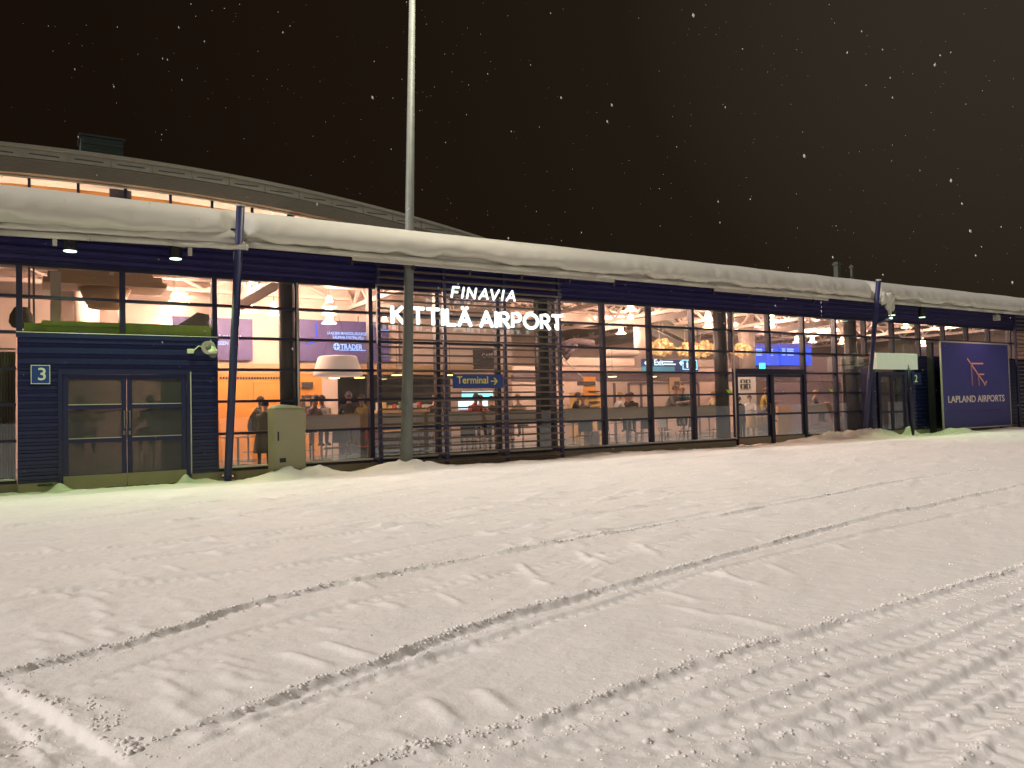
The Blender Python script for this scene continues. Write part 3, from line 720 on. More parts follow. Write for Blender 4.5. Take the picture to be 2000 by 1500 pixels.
def snow_sheet(xs, prof, name, label):
    PR = [prof(x) for x in xs]; n = len(PR[0]); V = []; F = []
    for x, pr in zip(xs, PR):
        for j, (y, z) in enumerate(pr):
            jn = (.040*float(fbm(np.array([x*1.1]), np.array([z*13.]), 3)[0])+.022*float(fbm(np.array([x*7.]), np.array([z*9.+3]), 3)[0]))*(1.2 if j < 6 else .45 if j < 8 else .1) if j < 12 else 0
            V.append((x, y-jn, z+jn))
    for i in range(len(xs)-1):
        for j in range(n-1): F.append((i*n+j, i*n+j+1, (i+1)*n+j+1, (i+1)*n+j))
    V2 = len(V); V += [(xs[0], 3, 4.8), (xs[-1], 3, 4.8)]
    F.append(tuple(range(n))[::-1]); F.append(tuple((len(xs)-1)*n+j for j in range(n)))
    o = MB().add(V, F).build(name, 'roofsnow', None, smooth=True); sb = o.modifiers.new('s', 'SUBSURF'); sb.levels = 1; sb.render_levels = 1
    tag(o, label, 'snow', kind='stuff'); return o
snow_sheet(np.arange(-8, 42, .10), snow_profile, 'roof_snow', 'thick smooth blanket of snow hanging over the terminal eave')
def drift_profile(x):
    e_ = max(0., min(1, (2.02-x)/.75)); e_ = math.sqrt(max(0, 1-(1-e_)**2))
    n1 = float(vnoise(np.array([x*1.1]), np.array([2.3]))[0]); n2 = float(vnoise(np.array([x*4.3]), np.array([7.]))[0])
    y0 = yl(x); f = (1+.25*n1)*(.05+.95*e_)
    if x < -1.3: f *= .75+.25*math.cos((x+1.3)*3)
    return [(y0+.45, 4.66), (y0+.04, 4.655), (y0-.035-.02*n2, 4.665), (y0-.05-.02*n2, 4.66+.07*f), (y0-.02, 4.66+.15*f), (y0+.06, 4.66+.25*f), (y0+.18, 4.66+.36*f), (y0+.34, 4.66+.46*f), (y0+.5, 4.66+.52*f), (y0+.8, 4.66+.52*f)]
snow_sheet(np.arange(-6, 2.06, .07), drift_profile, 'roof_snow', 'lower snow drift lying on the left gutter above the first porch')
# dangling snow by the right leaning column
dn = MB(); p = at(1738, 600, Y=-1.7)
for k, (dx_, z1_, r_) in enumerate(((-.35, 4.55, .13), (-.1, 4.62, .16), (.15, 4.42, .12), (.30, 4.20, .09), (.42, 4.38, .10))):
    P = [Vector((p.x+dx_*(1-.2*q)+.03*math.sin(5*q+k), -1.58-.06*math.sin(2.5*q+k), 4.95+(z1_-4.95)*q)) for q in (0, .25, .5, .75, .9, 1)]
    dn.tube(P, [r_*1.3, r_*1.25, r_*.9, r_*.75, r_*.5, r_*.12], 10)
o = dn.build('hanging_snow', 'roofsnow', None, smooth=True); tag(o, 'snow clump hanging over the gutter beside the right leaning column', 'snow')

# leaning columns
def lean_col(pb, pt, Yb, Yt, label, brace=False):
    B = at(*pb, Y=Yb); T = at(*pt, Y=Yt); t = thing('leaning_column', label, 'column', (0, 0, 0), group='leaning steel columns carrying the eave')
    r = .078
    MB().tube([(B.x, B.y, B.z-.15), B, T], r, 18).build('shaft', 'navy', t, smooth=True)
    d = (T-B).normalized(); MB().tube([T-d*.01, T+d*.02], r*1.1, 18).build('cap', 'gutter', t)
    MB().tube([B+d*.02, B+d*.05], r*1.5, 18).build('foot_collar', 'navy', t)
    if brace:
        a = at(1708, 632, Y=-1.05); b = at(1742, 622, Y=-.9); MB().tube([a, b], .05, 12).build('brace', 'navy', t, smooth=True)
    return t
lean_col((445, 934), (470, 401), -.40, -1.90, 'leaning navy column between the porch numbered 3 and the grey cabinet')
lean_col((1689, 848), (1716, 547), -.50, -1.90, 'leaning navy column with a short brace near the billboard', True)

# eave downlights
dl = []
def downlight(px_, py_, Y, label, e=22):
    p = at(px_, py_, Y=Y); t = thing('eave_downlight', label, 'lamp', p, group='round downlights under the eave')
    MB().tube([(0, 0, .01), (0, 0, .34)], .12, 20).build('housing', 'black', t, smooth=False)
    MB().lathe((0, 0, -.004), [(0, 0), (.105, 0), (.11, .012)], 20).build('lens', 'greenlamp', t)
    MB().box(-.02, .02, 0, .08, .341, 4.98-p.z).build('hanger', 'black', t)
    l = bpy.data.lights.new('downlight', 'SPOT'); l.energy = e; l.color = (.70, 1.0, .38); l.spot_size = math.radians(130); l.spot_blend = .8; l.shadow_soft_size = .12
    lo = bpy.data.objects.new('downlight_lamp', l); COL.objects.link(lo); lo.parent = t; lo.location = (0, 0, -.04)
downlight(137, 491, -.95, 'black downlight with a lit greenish lens under the left eave, left of two', 190)
downlight(343, 506, -.95, 'black downlight with a lit greenish lens under the left eave, right of two', 190)
downlight(1742, 616, -.95, 'black downlight with a lit lens beside the right leaning column', 170)
downlight(1801, 620, -.95, 'black downlight with a lit lens left of the billboard', 300)
p = at(1947, 621, Y=-1.2); fl = thing('floodlight', 'small box floodlight under the eave above the billboard', 'lamp', p)
MB().box(-.12, .12, -.08, .10, -.10, .12).build('housing', 'gutter', fl, bevel=.01); MB().box(-.02, .02, -.02, .02, .121, .35).build('hanger', 'gutter', fl)
MB().box(-.10, .10, -.09, -.081, -.08, .08).build('lens', 'alu', fl)
l = bpy.data.lights.new('floodlight_lamp', 'SPOT'); l.energy = 90; l.color = (1, .62, .50); l.spot_size = math.radians(120); l.spot_blend = .7; l.shadow_soft_size = .1
lo = bpy.data.objects.new('floodlight_lamp', l); COL.objects.link(lo); lo.parent = fl; lo.location = (-.9, -.9, -.1); lo.rotation_euler = (math.radians(25), 0, 0)

# ------------------------------------------------------------------ lamp pole, cabinet
B = at(794, 905, Y=-1.15); T = at(805, 0, Y=-1.15); d = (T-B).normalized(); top = B+d*12.2
lp = thing('lamp_pole', 'tall grey galvanised lamp pole standing in front of the slatted screen', 'lamp pole', (0, 0, 0))
MB().tube([B-d*.4, B+d*.02, B+d*4, top], [.145, .138, .11, .062], 24).build('shaft', 'galv', lp, smooth=True)
MB().tube([top, top+Vector((0, -.5, .25)), top+Vector((0, -1.5, .3))], .04, 12).build('arm', 'galv', lp, smooth=True)
MB().box(B.x-.05, B.x+.05, B.y-.135, B.y-.118, B.z+1.0, B.z+1.3).build('service_hatch', 'galv', lp)
hd = MB().box(top.x-.16, top.x+.16, top.y-2.1, top.y-1.45, top.z+.25, top.z+.36).build('lamp_head', 'galv', lp, bevel=.03)
MB().box(top.x-.12, top.x+.12, top.y-2.05, top.y-1.5, top.z+.235, top.z+.249).build('lens', 'lampglow', hd)
def flood(parent, loc, aim, e, col, size=.6):
    l = bpy.data.lights.new('lamp_light', 'AREA'); l.energy = e; l.color = col; l.size = size; l.shape = 'DISK'
    lo = bpy.data.objects.new('lamp_light', l); COL.objects.link(lo); lo.parent = parent; lo.location = loc
    lo.rotation_euler = (Vector(loc)-Vector(aim)).to_track_quat('Z', 'Y').to_euler()
flood(lp, (top.x, top.y-1.8, top.z+.2), (top.x, top.y-5, 0), 650, (1, .90, .70))
def mast(x, y, h, aim, e, label):
    t = thing('floodlight_mast', label, 'lamp pole', (x, y, 0), group='floodlight masts across the road')
    MB().tube([(0, 0, -.3), (0, 0, h)], [.16, .09], 16).build('shaft', 'galv', t, smooth=True)
    MB().box(-.9, .9, -.05, .05, h, h+.1).build('crossbar', 'galv', t)
    for s in (-.6, .6): MB().box(s-.25, s+.25, -.12, .12, h+.101, h+.5).build('lamp_head', 'galv', t)
    flood(t, (0, .3, h+.2), (aim[0]-x, aim[1]-y, aim[2]), e, (1, .915, .80), 1.2)
mast(-14, -34, 13, (6, -4, 1), 1100, 'tall floodlight mast behind the left side of the road')
mast(34, -36, 13, (16, -4, 1), 1100, 'tall floodlight mast behind the right side of the road')

a = rc(533, 795, 598, 921, -.95); xl, xr = a[0], a[1]; zt = at(565, 797, Y=-.95).z; yb = -.50
cab = thing('electrical_cabinet', 'beige electrical cabinet with a snow cap beside the left leaning column', 'cabinet')
MB().box(xl, xr, -.95, yb, .20, zt).build('body', 'cabinet', cab, bevel=.008)
MB().box(xl+.02, xr-.015, -.962, -.951, .24, zt-.035).build('door', 'cabinet', cab, bevel=.003)
MB().box(xl+.085, xl+.112, -.975, -.963, .78, .97).build('handle', 'black', cab)
MB().box(xl+.12, xl+.25, -.970, -.963, .33, .42).build('vent', 'black', cab)
MB().box(xl+.01, xr-.01, -.94, yb+.01, -.3, .199).build('base', 'plinth', cab)
zq = .045; c_ = MB(); V = []; nn = 9; mm = 7
for i in range(nn):
    for j in range(mm):
        u = i/(nn-1); v_ = j/(mm-1); e_ = (4*u*(1-u))**.4*(4*v_*(1-v_))**.4 if 0 < u < 1 and 0 < v_ < 1 else 0
        V.append((xl+(xr-xl)*u, -.95+(.95+yb)*v_, zt+.002+(.085*e_)*(1.25-.8*u)))
F = [(i*mm+j, (i+1)*mm+j, (i+1)*mm+j+1, i*mm+j+1) for i in range(nn-1) for j in range(mm-1)]
c_.add(V, F); c_.build('snow_cap', 'roofsnow', None, smooth=True); o = bpy.data.objects['snow_cap']; tag(o, 'rounded cap of snow on top of the beige electrical cabinet', 'snow')

# small red green valve by the left door
p = at(88, 947, Y=-.2); vt = thing('pipe_valve', 'small black pipe stub with a green cap at the plinth beside door 3', 'valve', (0, 0, 0))
MB().tube([(p.x-.12, -.24, p.z), (p.x+.12, -.24, p.z)], .018, 8).build('pipe', 'black', vt); MB().tube([(p.x+.02, -.25, p.z+.0), (p.x+.08, -.25, p.z)], .03, 10).build('cap', mat('green_cap', (.02, .12, .04)), vt)

# ------------------------------------------------------------------ second entrance and billboard
v2 = thing('entrance_vestibule', 'narrow dark entrance porch numbered 2 with a glass door, left of the billboard', 'porch')
Y2 = -.5
a = rc(1700, 722, 1713, 850, Y2); b = rc(1713, 722, 1772, 852, Y2); c = rc(1772, 705, 1783, 850, Y2); 
MB().clad(a[0], a[1], .1, 2.5, Y2, .14, .03).build('cladding', 'cladblack', v2)
dz = 2.35
MB().box(b[0], b[0]+.09, Y2-.04, Y2+.06, 0, dz).box(b[1]-.09, b[1], Y2-.04, Y2+.06, 0, dz).box(b[0]+.09, b[1]-.09, Y2-.04, Y2+.06, dz-.1, dz).build('door_frame', 'frame', v2)
xm = (b[0]+b[1])/2
for s in (0, 1):
    p0, p1 = (b[0]+.095, xm-.003) if s == 0 else (xm+.003, b[1]-.095)
    d = MB(); d.box(p0, p0+.08, Y2-.02, Y2+.03, .03, dz-.105); d.box(p1-.08, p1, Y2-.02, Y2+.03, .03, dz-.105)
    for z0, z1 in ((dz-.17, dz-.105), (1.52, 1.58), (.86, .92), (.22, .28)): d.box(p0+.08, p1-.08, Y2-.02, Y2+.03, z0, z1)
    dd = d.build('door', 'frame', v2)
    q_ = MB()
    for z0, z1 in ((.28, .86), (.92, 1.52), (1.58, dz-.17)): q_.box(p0+.08, p1-.08, Y2, Y2+.01, z0, z1)
    q_.build('glass', 'greyglass', dd); MB().box(p0, p1, Y2-.035, Y2-.021, .0, .22).build('kick_plate', 'plinth', dd)
MB().box(b[0], b[1]+.3, Y2+.06, 0, 2.5, 2.6).build('roof_cap', 'frame', v2)
e_ = rc(1783, 710, 1816, 840, -.30)
MB().clad(b[1], 27.25, .15, 2.95, -.12, .14, .035).build('cladding', 'clad', v2)
MB().box(b[1], 27.25, -.14, -.02, -.3, .149).build('plinth', 'plinth', v2)
MB().box(b[0]-.3, b[1]+.3, .7, .76, .05, 2.9).build('inner_wall', 'mauve', v2)
MB().box(a[0], a[1]-.02, Y2+.06, -.10, .05, 2.5).build('side_wall', 'cladblack', v2); MB().box(b[1]+.005, b[1]+.08, Y2, -.17, .05, 2.5).build('side_wall', 'cladblack', v2)
a = rc(1712, 690, 1793, 721, -1.0)
lb = thing('light_box', 'blank white light box over the door of the porch numbered 2', 'sign')
MB().box(a[0], a[1], -1.0, -.75, a[2], a[3]).build('box', 'lightbox', lb, bevel=.01); [MB().box(x_, x_+.06, -.749, -.1, a[2]+.2, a[2]+.26).build('bracket', 'frame', lb) for x_ in (a[0]+.3, a[1]-.36)]
pm = rc(1783, 735, 1800, 748, -.17)
ns = thing('number_sign', 'dim dark sign with the number 2 right of the white light box', 'sign'); a = rc(1781, 728, 1799, 752, -.20)
MB().box(a[0], a[1], -.215, -.19, a[2], a[3]).build('plate', 'cladblack', ns); text('digit', '2', a[0]+.14, -.22, a[2]+.12, .28, 'numwhite', ns, ext=.002, width=.18)
# leaning dark pole with a folded dark flag
fp = thing('folded_parasol', 'narrow dark folded parasol standing by the door numbered 2', 'parasol'); B = at(1784, 856, Y=-1.0); T = at(1774, 718, Y=-1.0)
MB().tube([B, B+(T-B)*.25, B+(T-B)*.6, T], [.03, .10, .12, .04], 8).build('canopy', 'frame', fp, smooth=True); MB().tube([(B.x, B.y, B.z-.1), B, T+Vector((0, 0, .1))], .018, 8).build('pole', 'black', fp)

YBd = -.75
bb = thing('billboard', 'tall blue billboard reading LAPLAND AIRPORTS with a pink aeroplane emblem', 'billboard')
a = rc(1837, 668, 1973, 838, YBd); xa, xb = a[0], at(1971, 750, Y=YBd).x; za = .18; zb = at(1837, 668, Y=YBd).z
MB().box(xa, xb, YBd, YBd+.035, za, zb).build('panel', 'billblue', bb)
t_ = .05
MB().box(xa-t_, xa, YBd-.015, YBd+.04, za-t_, zb+t_).box(xb, xb+t_, YBd-.015, YBd+.04, za-t_, zb+t_).box(xa, xb, YBd-.015, YBd+.04, zb, zb+t_).box(xa, xb, YBd-.015, YBd+.04, za-t_, za).build('frame', 'alu', bb)
MB().box(xa-.20, xa-t_-.01, YBd+.25, YBd+.45, 0, zb).build('side_post', 'black', bb)
MB().box(xa+.3, xa+.4, YBd+.15, YBd+.25, -.1, za).box(xb-.4, xb-.3, YBd+.15, YBd+.25, -.1, za).build('foot', 'black', bb)
wb = xb-xa; hb = zb-za
def bp(u, v_): return Vector((xa+wb*u, YBd-.012, za+hb*v_))   # u to the right, v up
em = MB()
# strokes measured off the photograph within the panel
def q_(x, y): p = at(x, y, Y=YBd-.012); return Vector((p.x, YBd-.012, p.z))
for (p0, p1) in (((1889,700),(1925,752)), ((1894,710),(1920,710)), ((1896,711),(1899,753)), ((1908,731),(1922,731)), ((1910,733),(1912,753)), ((1923,753),(1927,744))):
    em.bar(q_(*p0), q_(*p1), .012, .058)
em.build('emblem', 'billpink', bb)
tx = at(1852, 786, Y=YBd); tx2 = at(1962, 786, Y=YBd); hh = at(1852, 771, Y=YBd).z-at(1852, 786, Y=YBd).z
text('lettering', 'LAPLAND AIRPORTS', tx.x, YBd-.006, at(1905, 785, Y=YBd).z, hh*.92, 'billwhite', bb, width=tx2.x-tx.x, ext=.003, bold=.004)
tx = at(1857, 803, Y=YBd); tx2 = at(1958, 803, Y=YBd)
text('lettering', 'FINAVIA – FOR SMOOTH TRAVELLING', tx.x, YBd-.006, at(1905, 803, Y=YBd).z-.03, .11, 'billfaint', bb, width=tx2.x-tx.x, ext=.002)
# slatted screen at the far right
s2 = thing('slatted_screen', 'short slatted timber screen to the right of the billboard', 'screen')
xs2 = at(1988, 750, Y=-.6).x
for z in np.linspace(.15, 4.75, 29): MB().box(xs2, xs2+6, -.66, -.62, z-.022, z+.022).build('slat', 'slat', s2)
for x in (xs2, xs2+1.7, xs2+3.4, xs2+5.1): MB().box(x-.04, x+.04, -.619, -.55, .02, 4.9).build('post', 'navy', s2)

# ------------------------------------------------------------------ arched hall behind
ah = thing('arched_hall', 'taller hall with an arched grey roof and lit clerestory windows behind the eave', 'building')
YA = 6.0
def arch(x, z0=8.44): return z0-.0082*(x-.1)**2
xs_ = np.arange(-16, 22.1, .5)
def ribbon(name, zoff0, zoff1, y0, y1, m):
    V = []; F = []
    for i, x in enumerate(xs_): V += [(x, y0, arch(x)+zoff0), (x, y0, arch(x)+zoff1), (x, y1, arch(x)+zoff1), (x, y1, arch(x)+zoff0)]
    for i in range(len(xs_)-1):
        o = 4*i
        for k in range(4): F.append((o+k, o+4+k, o+4+(k+1) % 4, o+(k+1) % 4))
    F += [(0, 1, 2, 3), tuple(len(V)-4+k for k in (3, 2, 1, 0))]
    return MB().add(V, F).build(name, m, ah)
ribbon('roof', -.08, 0, YA-.10, 20, 'roofcap')
ribbon('fascia_board', -.30, -.081, YA+.05, YA+.2, 'roofcap')
for i in range(9): ribbon('soffit_board', -.67+i*.040, -.67+i*.040+.034, YA+.10+(8-i)*.012, YA+.4, 'roofdark')
ribbon('soffit_back', -.69, -.09, YA+.41, YA+.5, 'roofdark')
for x in np.arange(-15, 20, 1.02):   # fascia brackets and joints
    MB().box(x-.02, x+.02, YA+.0, YA+.049, arch(x)-.29, arch(x)-.10).build('fascia_joint', 'roofcap', ah)
    if 0 < 1: MB().box(x+.12, x+.80, YA+.035, YA+.049, arch(x+.45)-.215, arch(x+.45)-.19).build('fascia_slot', 'dark', ah)
# clerestory
mx_ = [at(p_, 370, Y=YA+.55).x for p_ in (57, 153, 245, 333, 414, 492, 567)]
stp = mx_[1]-mx_[0]; mx_ = [mx_[0]-stp*i for i in range(5, 0, -1)]+mx_
for i, x in enumerate(mx_):
    ww = .035 if i != len(mx_)-1 else .10
    f_ = MB().box(x-ww, x+ww, YA+.52, YA+.62, 6.0, arch(x)-.685).build('window', 'frame', ah)
    if i < len(mx_)-1:
        x2 = mx_[i+1]; V = [(x+ww, YA+.56, 6.0), (x2-ww, YA+.56, 6.0), (x2-ww, YA+.56, arch(x2)-.685), (x+ww, YA+.56, arch(x)-.685)]
        V += [(a_, b_+.01, c_2) for a_, b_, c_2 in V]
        MB().add(V, [(0, 1, 2, 3), (7, 6, 5, 4), (0, 4, 5, 1), (1, 5, 6, 2), (2, 6, 7, 3), (3, 7, 4, 0)]).build('glass', 'glass', f_)
xe = mx_[-1]; x3 = at(640, 430, Y=YA+.55).x
MB().box(xe+2.0, 20, YA+.52, YA+.7, 5.9, 6.9).build('wall', 'roofdark', ah)
V=[];F=[]
for i, x in enumerate(xs_[:46]): V += [(x, 7.2, 5.9), (x, 7.2, arch(x)-.66), (x, 7.3, arch(x)-.66), (x, 7.3, 5.9)]
for i in range(45):
    for k in range(4): F.append((4*i+k, 4*i+4+k, 4*i+4+(k+1) % 4, 4*i+(k+1) % 4))
MB().add(V, F).build('inner_wall', 'orange', ah)
ribbon('inner_ceiling', -.71, -.67, YA+.51, 7.19, 'white')
for x in mx_[::2]: MB().box(x-.05, x+.05, 7.15, 7.199, 6, arch(x)-.75).build('inner_post', 'tan', ah)
for x in (-5, -3, -1, 1, 3, 5):
    l = bpy.data.lights.new('hall_light', 'POINT'); l.energy = 75; l.color = (1, .74, .55); l.shadow_soft_size = .2
    lo = bpy.data.objects.new('hall_light', l); COL.objects.link(lo); lo.parent = ah; lo.location = (x, 6.88, 6.35)
    MB().lathe((x, 6.88, 6.2), [(0, .1), (.1, .07), (.14, 0), (.1, -.05), (0, -.07)], 14).build('hall_lamp', 'lampglow', ah)
p = at(238, 378, Y=YA+1.2); MB().box(p.x-.35, p.x+.2, YA+.7, YA+.8, p.z-.6, p.z).build('inner_box', 'mauve', ah)
a = rc(158, 271, 241, 306, 8.0); ch = MB().clad(a[0], a[1], a[2]-.4, a[3], 8.0, .21, .04); ch.box(a[0], a[1], 8.052, 9.0, a[2]-.6, a[3]); ch.box(a[0]-.05, a[1]+.05, 7.9, 9.05, a[3]+.001, a[3]+.06)
c_ = ch.build('roof_vent_housing', mat('green_grey_sheet', (.03, .045, .04), .7), None); tag(c_, 'grey green louvred vent housing on top of the arched roof', 'roof vent')
for px_, y0_, y1_, w_, lb_ in ((1634, 512, 545, .09, 'small square roof vent standing in the snow on the flat roof'), (1661, 518, 545, .045, 'thin round vent pipe with a cap on the flat roof')):
    p = at(px_, y0_, Y=1.5); b_ = MB(); b_.box(p.x-w_, p.x+w_, 1.4, 1.4+2*w_, 5.6, p.z); b_.box(p.x-w_*1.35, p.x+w_*1.35, 1.36, 1.44+2*w_, p.z-.12, p.z-.05)
    tag(b_.build('roof_vent', mat('vent_paint', (.07, .075, .06)), None), lb_, 'roof vent')

# ------------------------------------------------------------------ inside: lamps
def bell_lamp(loc):
    t = thing('pendant_lamp', 'x', 'pendant lamp', loc, group='bell shaped pendant lamps under the hall ceiling')
    MB().lathe((0, 0, 0), [(.095, .13), (.12, .10), (.20, .025), (.215, .0), (.20, .0), (.115, .09)], 20).build('shade', 'lampshade', t, smooth=True)
    MB().lathe((0, 0, .0), [(0, .30), (.05, .29), (.085, .24), (.095, .17), (.085, .12), (.05, .05), (0, .03)], 14).build('bulb', 'lampglow', t, smooth=True)
    MB().tube([(0, 0, .29), (0, 0, .36)], .045, 12).build('gear_case', 'lampshade', t, smooth=True)
    MB().tube([(0, 0, .36), (0, 0, 1.12)], .008, 6).build('cord', 'black', t)
    l = bpy.data.lights.new('pendant_light', 'POINT'); l.energy = 120; l.color = (1, .61, .44); l.shadow_soft_size = .12
    lo = bpy.data.objects.new('pendant_light', l); COL.objects.link(lo); lo.parent = t; lo.location = (0, 0, -.10)
    ceiling_fill = l.copy(); ceiling_fill.energy = 250; lo = bpy.data.objects.new('pendant_light', ceiling_fill); COL.objects.link(lo); lo.parent = t; lo.location = (0, 0, .62)  # extra light added above the shade to brighten the ceiling
    return t
LAMPS = [(18,630,'far left pane'),(183,597,'left pane above the lime beam'),(342,593,'above door 3, upper of a close pair'),(340,622,'above door 3, lower of a close pair'),(487,610,'just right of the left leaning column'),(535,615,'left of the first dark column'),
 (643,600,'above the big drum shade, top of three'),(643,615,'above the big drum shade, middle of three'),(643,632,'above the big drum shade, lowest of three'),(750,630,'at the left edge of the slatted screen'),(813,637,'behind the letters beside the lamp pole'),(930,638,'behind the middle of the large letters'),(1088,646,'at the right end of the large letters'),
 (1232,607,'first bay right of the screen, top of its stack'),(1232,631,'first bay right of the screen, under the top one'),(1213,652,'first bay right of the screen, lower left'),(1320,657,'left of the gold petal lamps'),(1383,626,'over the gold petal lamps, upper'),(1383,640,'over the gold petal lamps, lower'),(1460,663,'above the left end of the blue screens'),
 (1507,625,'above the blue screens, top of its stack'),(1508,645,'above the blue screens, under the top one'),(1556,669,'above the right half of the blue screens'),(1587,669,'at the right end of the blue screens'),(1645,671,'right of the blue screens by the dark column')]
lamp0 = None
for x, y, ds in LAMPS:
    P = at(x, y, z=4.25); 
    if P.y < 1.2: P = at(x, y, Y=1.2)
    if 470 < x < 660: P = at(x, y, Y=min(P.y, 3.8))
    if lamp0 is None: lamp0 = bell_lamp(P); o = lamp0
    else:
        o = copy_tree(lamp0); o.location = P
    o['label'] = 'glowing bell pendant lamp, '+ds
for x, y, ds in ((1770,640,'left'),(1840,643,'middle'),(1803,676,'lower')):
    o = copy_tree(lamp0); o.location = at(x, y, Y=2.5); o['label'] = 'glowing bell pendant lamp behind the windows over porch 2, '+ds+' one'
# big drum shade
Pd = at(660, 735, Y=2.6); dr = thing('drum_lamp', 'very large pale drum lampshade hanging behind the glass', 'pendant lamp', Pd)
k_ = .62
MB().lathe((0, 0, 0), [(k_*.99, 0), (k_, .0), (k_*1.04, .03), (k_*1.02, .10), (k_*.82, .50), (k_*.76, .53), (k_*.74, .52), (k_*.8, .49), (k_*.98, .08)], 40).build('shade', 'drum', dr, smooth=True)
MB().lathe((0, 0, .51), [(0, 0), (k_*.74, 0)], 40).build('top_disc', 'drum', dr)
for s in (-.4, .4): MB().tube([(s, 0, .5), (s*.1, 0, 1.6)], .006, 6).build('cable', 'black', dr)
for i, (x, y) in enumerate(((653,739),(702,738),(775,733),(748,740),(879,733),(1196,736),(1274,736))):
    P = at(x, y, Y=5.0); t = thing('counter_lamp', 'small yellow glowing disc lamp hanging '+['below the drum shade, left','below the drum shade, right','left of the lamp pole','just right of the glazing post, lower','left of the Terminal sign','in the first bay right of the screen','in the second bay right of the screen'][i], 'pendant lamp', P, group='small yellow counter lamps')
    MB().lathe((0, 0, 0), [(0, -.005), (.15, -.005), (.16, .015)], 16).build('glow_disc', 'yellowglow', t); MB().lathe((0, 0, .02), [(.165, 0), (.10, .06), (.02, .09)], 16).build('shade', 'black', t, smooth=True)
    MB().tube([(0, 0, .1), (0, 0, 1.0)], .006, 6).build('cord', 'black', t)
# petal chandeliers
def petal_lamp(x, y, Y, r, label, seed):
    P = at(x, y, Y=Y); t = thing('petal_chandelier', label, 'chandelier', P, group='gold petal chandeliers'); R_ = random.Random(seed); mb = MB()
    for i in range(110):
        th = R_.random()*2*PI; ph = math.acos(R_.uniform(-1, 1)); rr = r*R_.uniform(.75, 1.05)
        c = Vector((math.sin(ph)*math.cos(th)*1.25, math.sin(ph)*math.sin(th), math.cos(ph)*.75))*rr; nrm = Vector((R_.gauss(0, 1), R_.gauss(0, 1), R_.gauss(0, 1))).normalized()
        u = nrm.orthogonal().normalized(); v_ = nrm.cross(u); s = r*R_.uniform(.16, .26)
        ring = [c+(u*math.cos(a)+v_*math.sin(a))*s for a in np.linspace(0, 2*PI, 9)[:-1]]
        mb.add([c+nrm*s*.3]+ring, [(0, k+1, (k+1) % 8+1) for k in range(8)])
    mb.build('petals', 'petal', t); MB().lathe((0, 0, 0), [(0, r*.4), (r*.3, r*.2), (r*.3, -r*.2), (0, -r*.4)], 12).build('core', 'lampshade', t, smooth=True)
    for s in (-.1, .1): MB().tube([(s, 0, r*.6), (s, 0, r*.6+.7)], .006, 6).build('cable', 'white', t)
petal_lamp(1292, 679, 5.5, .42, 'gold petal chandelier, left of the three beside each other', 1); petal_lamp(1342, 684, 5.0, .34, 'gold petal chandelier, between the other two', 2)
petal_lamp(1372, 682, 5.8, .42, 'gold petal chandelier just left of the dark column', 3); petal_lamp(1447, 684, 5.5, .36, 'gold petal chandelier just right of the dark column', 4)

# ------------------------------------------------------------------ inside: banners, screens, signs
b1 = thing('wall_banner', 'blue violet wall banner with Ä KANAVIA SEEN lettering, half hidden by the column', 'banner')
a = rc(424, 622, 494, 702, YB-.1); MB().box(a[0]-1.2, a[1], YB-.10, YB-.04, 2.95, a[3]).build('panel', 'bluebanner', b1)
p = at(426, 661, Y=YB-.11); text('lettering', 'Ä KANAVIA', p.x, YB-.105, p.z, .105, 'screentext', b1, width=at(473, 661, Y=YB-.11).x-p.x, ext=.002, bold=.003)
p = at(426, 673, Y=YB-.11); text('lettering', 'SEEN', p.x, YB-.105, p.z, .105, 'screentext', b1, width=at(446, 661, Y=YB-.11).x-p.x, ext=.002, bold=.003)
b2 = thing('wall_banner', 'wide blue wall banner with TRADER lettering above the drum shade', 'banner')
a = rc(586, 627, 760, 703, YB-.1); MB().box(a[0]-.6, a[1], YB-.10, YB-.04, 2.95, a[3]).build('panel', 'bluebanner', b2)
for tx_, x0_, x1_, y_, h_ in (('LAAJOJEN MAHDOLLISUUKSIEN', 639, 720, 653, .10), ('KAUPANKÄYNTIPALVELU', 650, 711, 661.5, .10), ('TRADER', 665, 708, 682, .17)):
    p = at(x0_, y_, Y=YB-.1); q = at(x1_, y_, Y=YB-.1); text('lettering', tx_, p.x, YB-.105, p.z, h_, 'screentext', b2, width=q.x-p.x, ext=.002, bold=.004 if h_ > .15 else .001)
p = at(657, 677, Y=YB-.1); lg = MB(); lg.tube([(p.x, YB-.101, p.z), (p.x, YB-.11, p.z)], .11, 20); lg.build('emblem', 'screentext', b2)
MB().box(p.x-.012, p.x+.012, YB-.115, YB-.1101, p.z-.08, p.z+.08).box(p.x-.08, p.x-.013, YB-.115, YB-.1101, p.z-.01, p.z+.01).box(p.x+.013, p.x+.08, YB-.115, YB-.1101, p.z-.01, p.z+.01).build('emblem_mark', 'signblue', b2)
p = at(688, 683.5, Y=YB-.1); MB().box(p.x-.45, p.x+.45, YB-.108, YB-.101, p.z-.02, p.z).build('underline', 'screentext', b2)
p = at(617, 645, Y=YB-.1); MB().tube([(p.x, YB-.105, p.z+.25), (p.x+.02, YB-.105, p.z-.1), (p.x-.05, YB-.105, p.z-.35), (p.x-.3, YB-.105, p.z-.45)], .018, 6).build('swoosh', 'screenblue', b2)
p = at(745, 660, Y=YB-.15); q = at(761, 660, Y=YB-.15); ln = MB()
for yy in (645, 670, 694): z_ = at(750, yy, Y=YB-.15).z; ln.box(p.x, q.x, YB-.115, YB-.101, z_-.014, z_+.014)
ln.build('light_line', 'screentext', b2)
cf = thing('cafe_sign', 'dark hanging sign reading CAFÉ behind the slatted screen', 'sign'); a = rc(925, 680, 966, 721, 4.6)
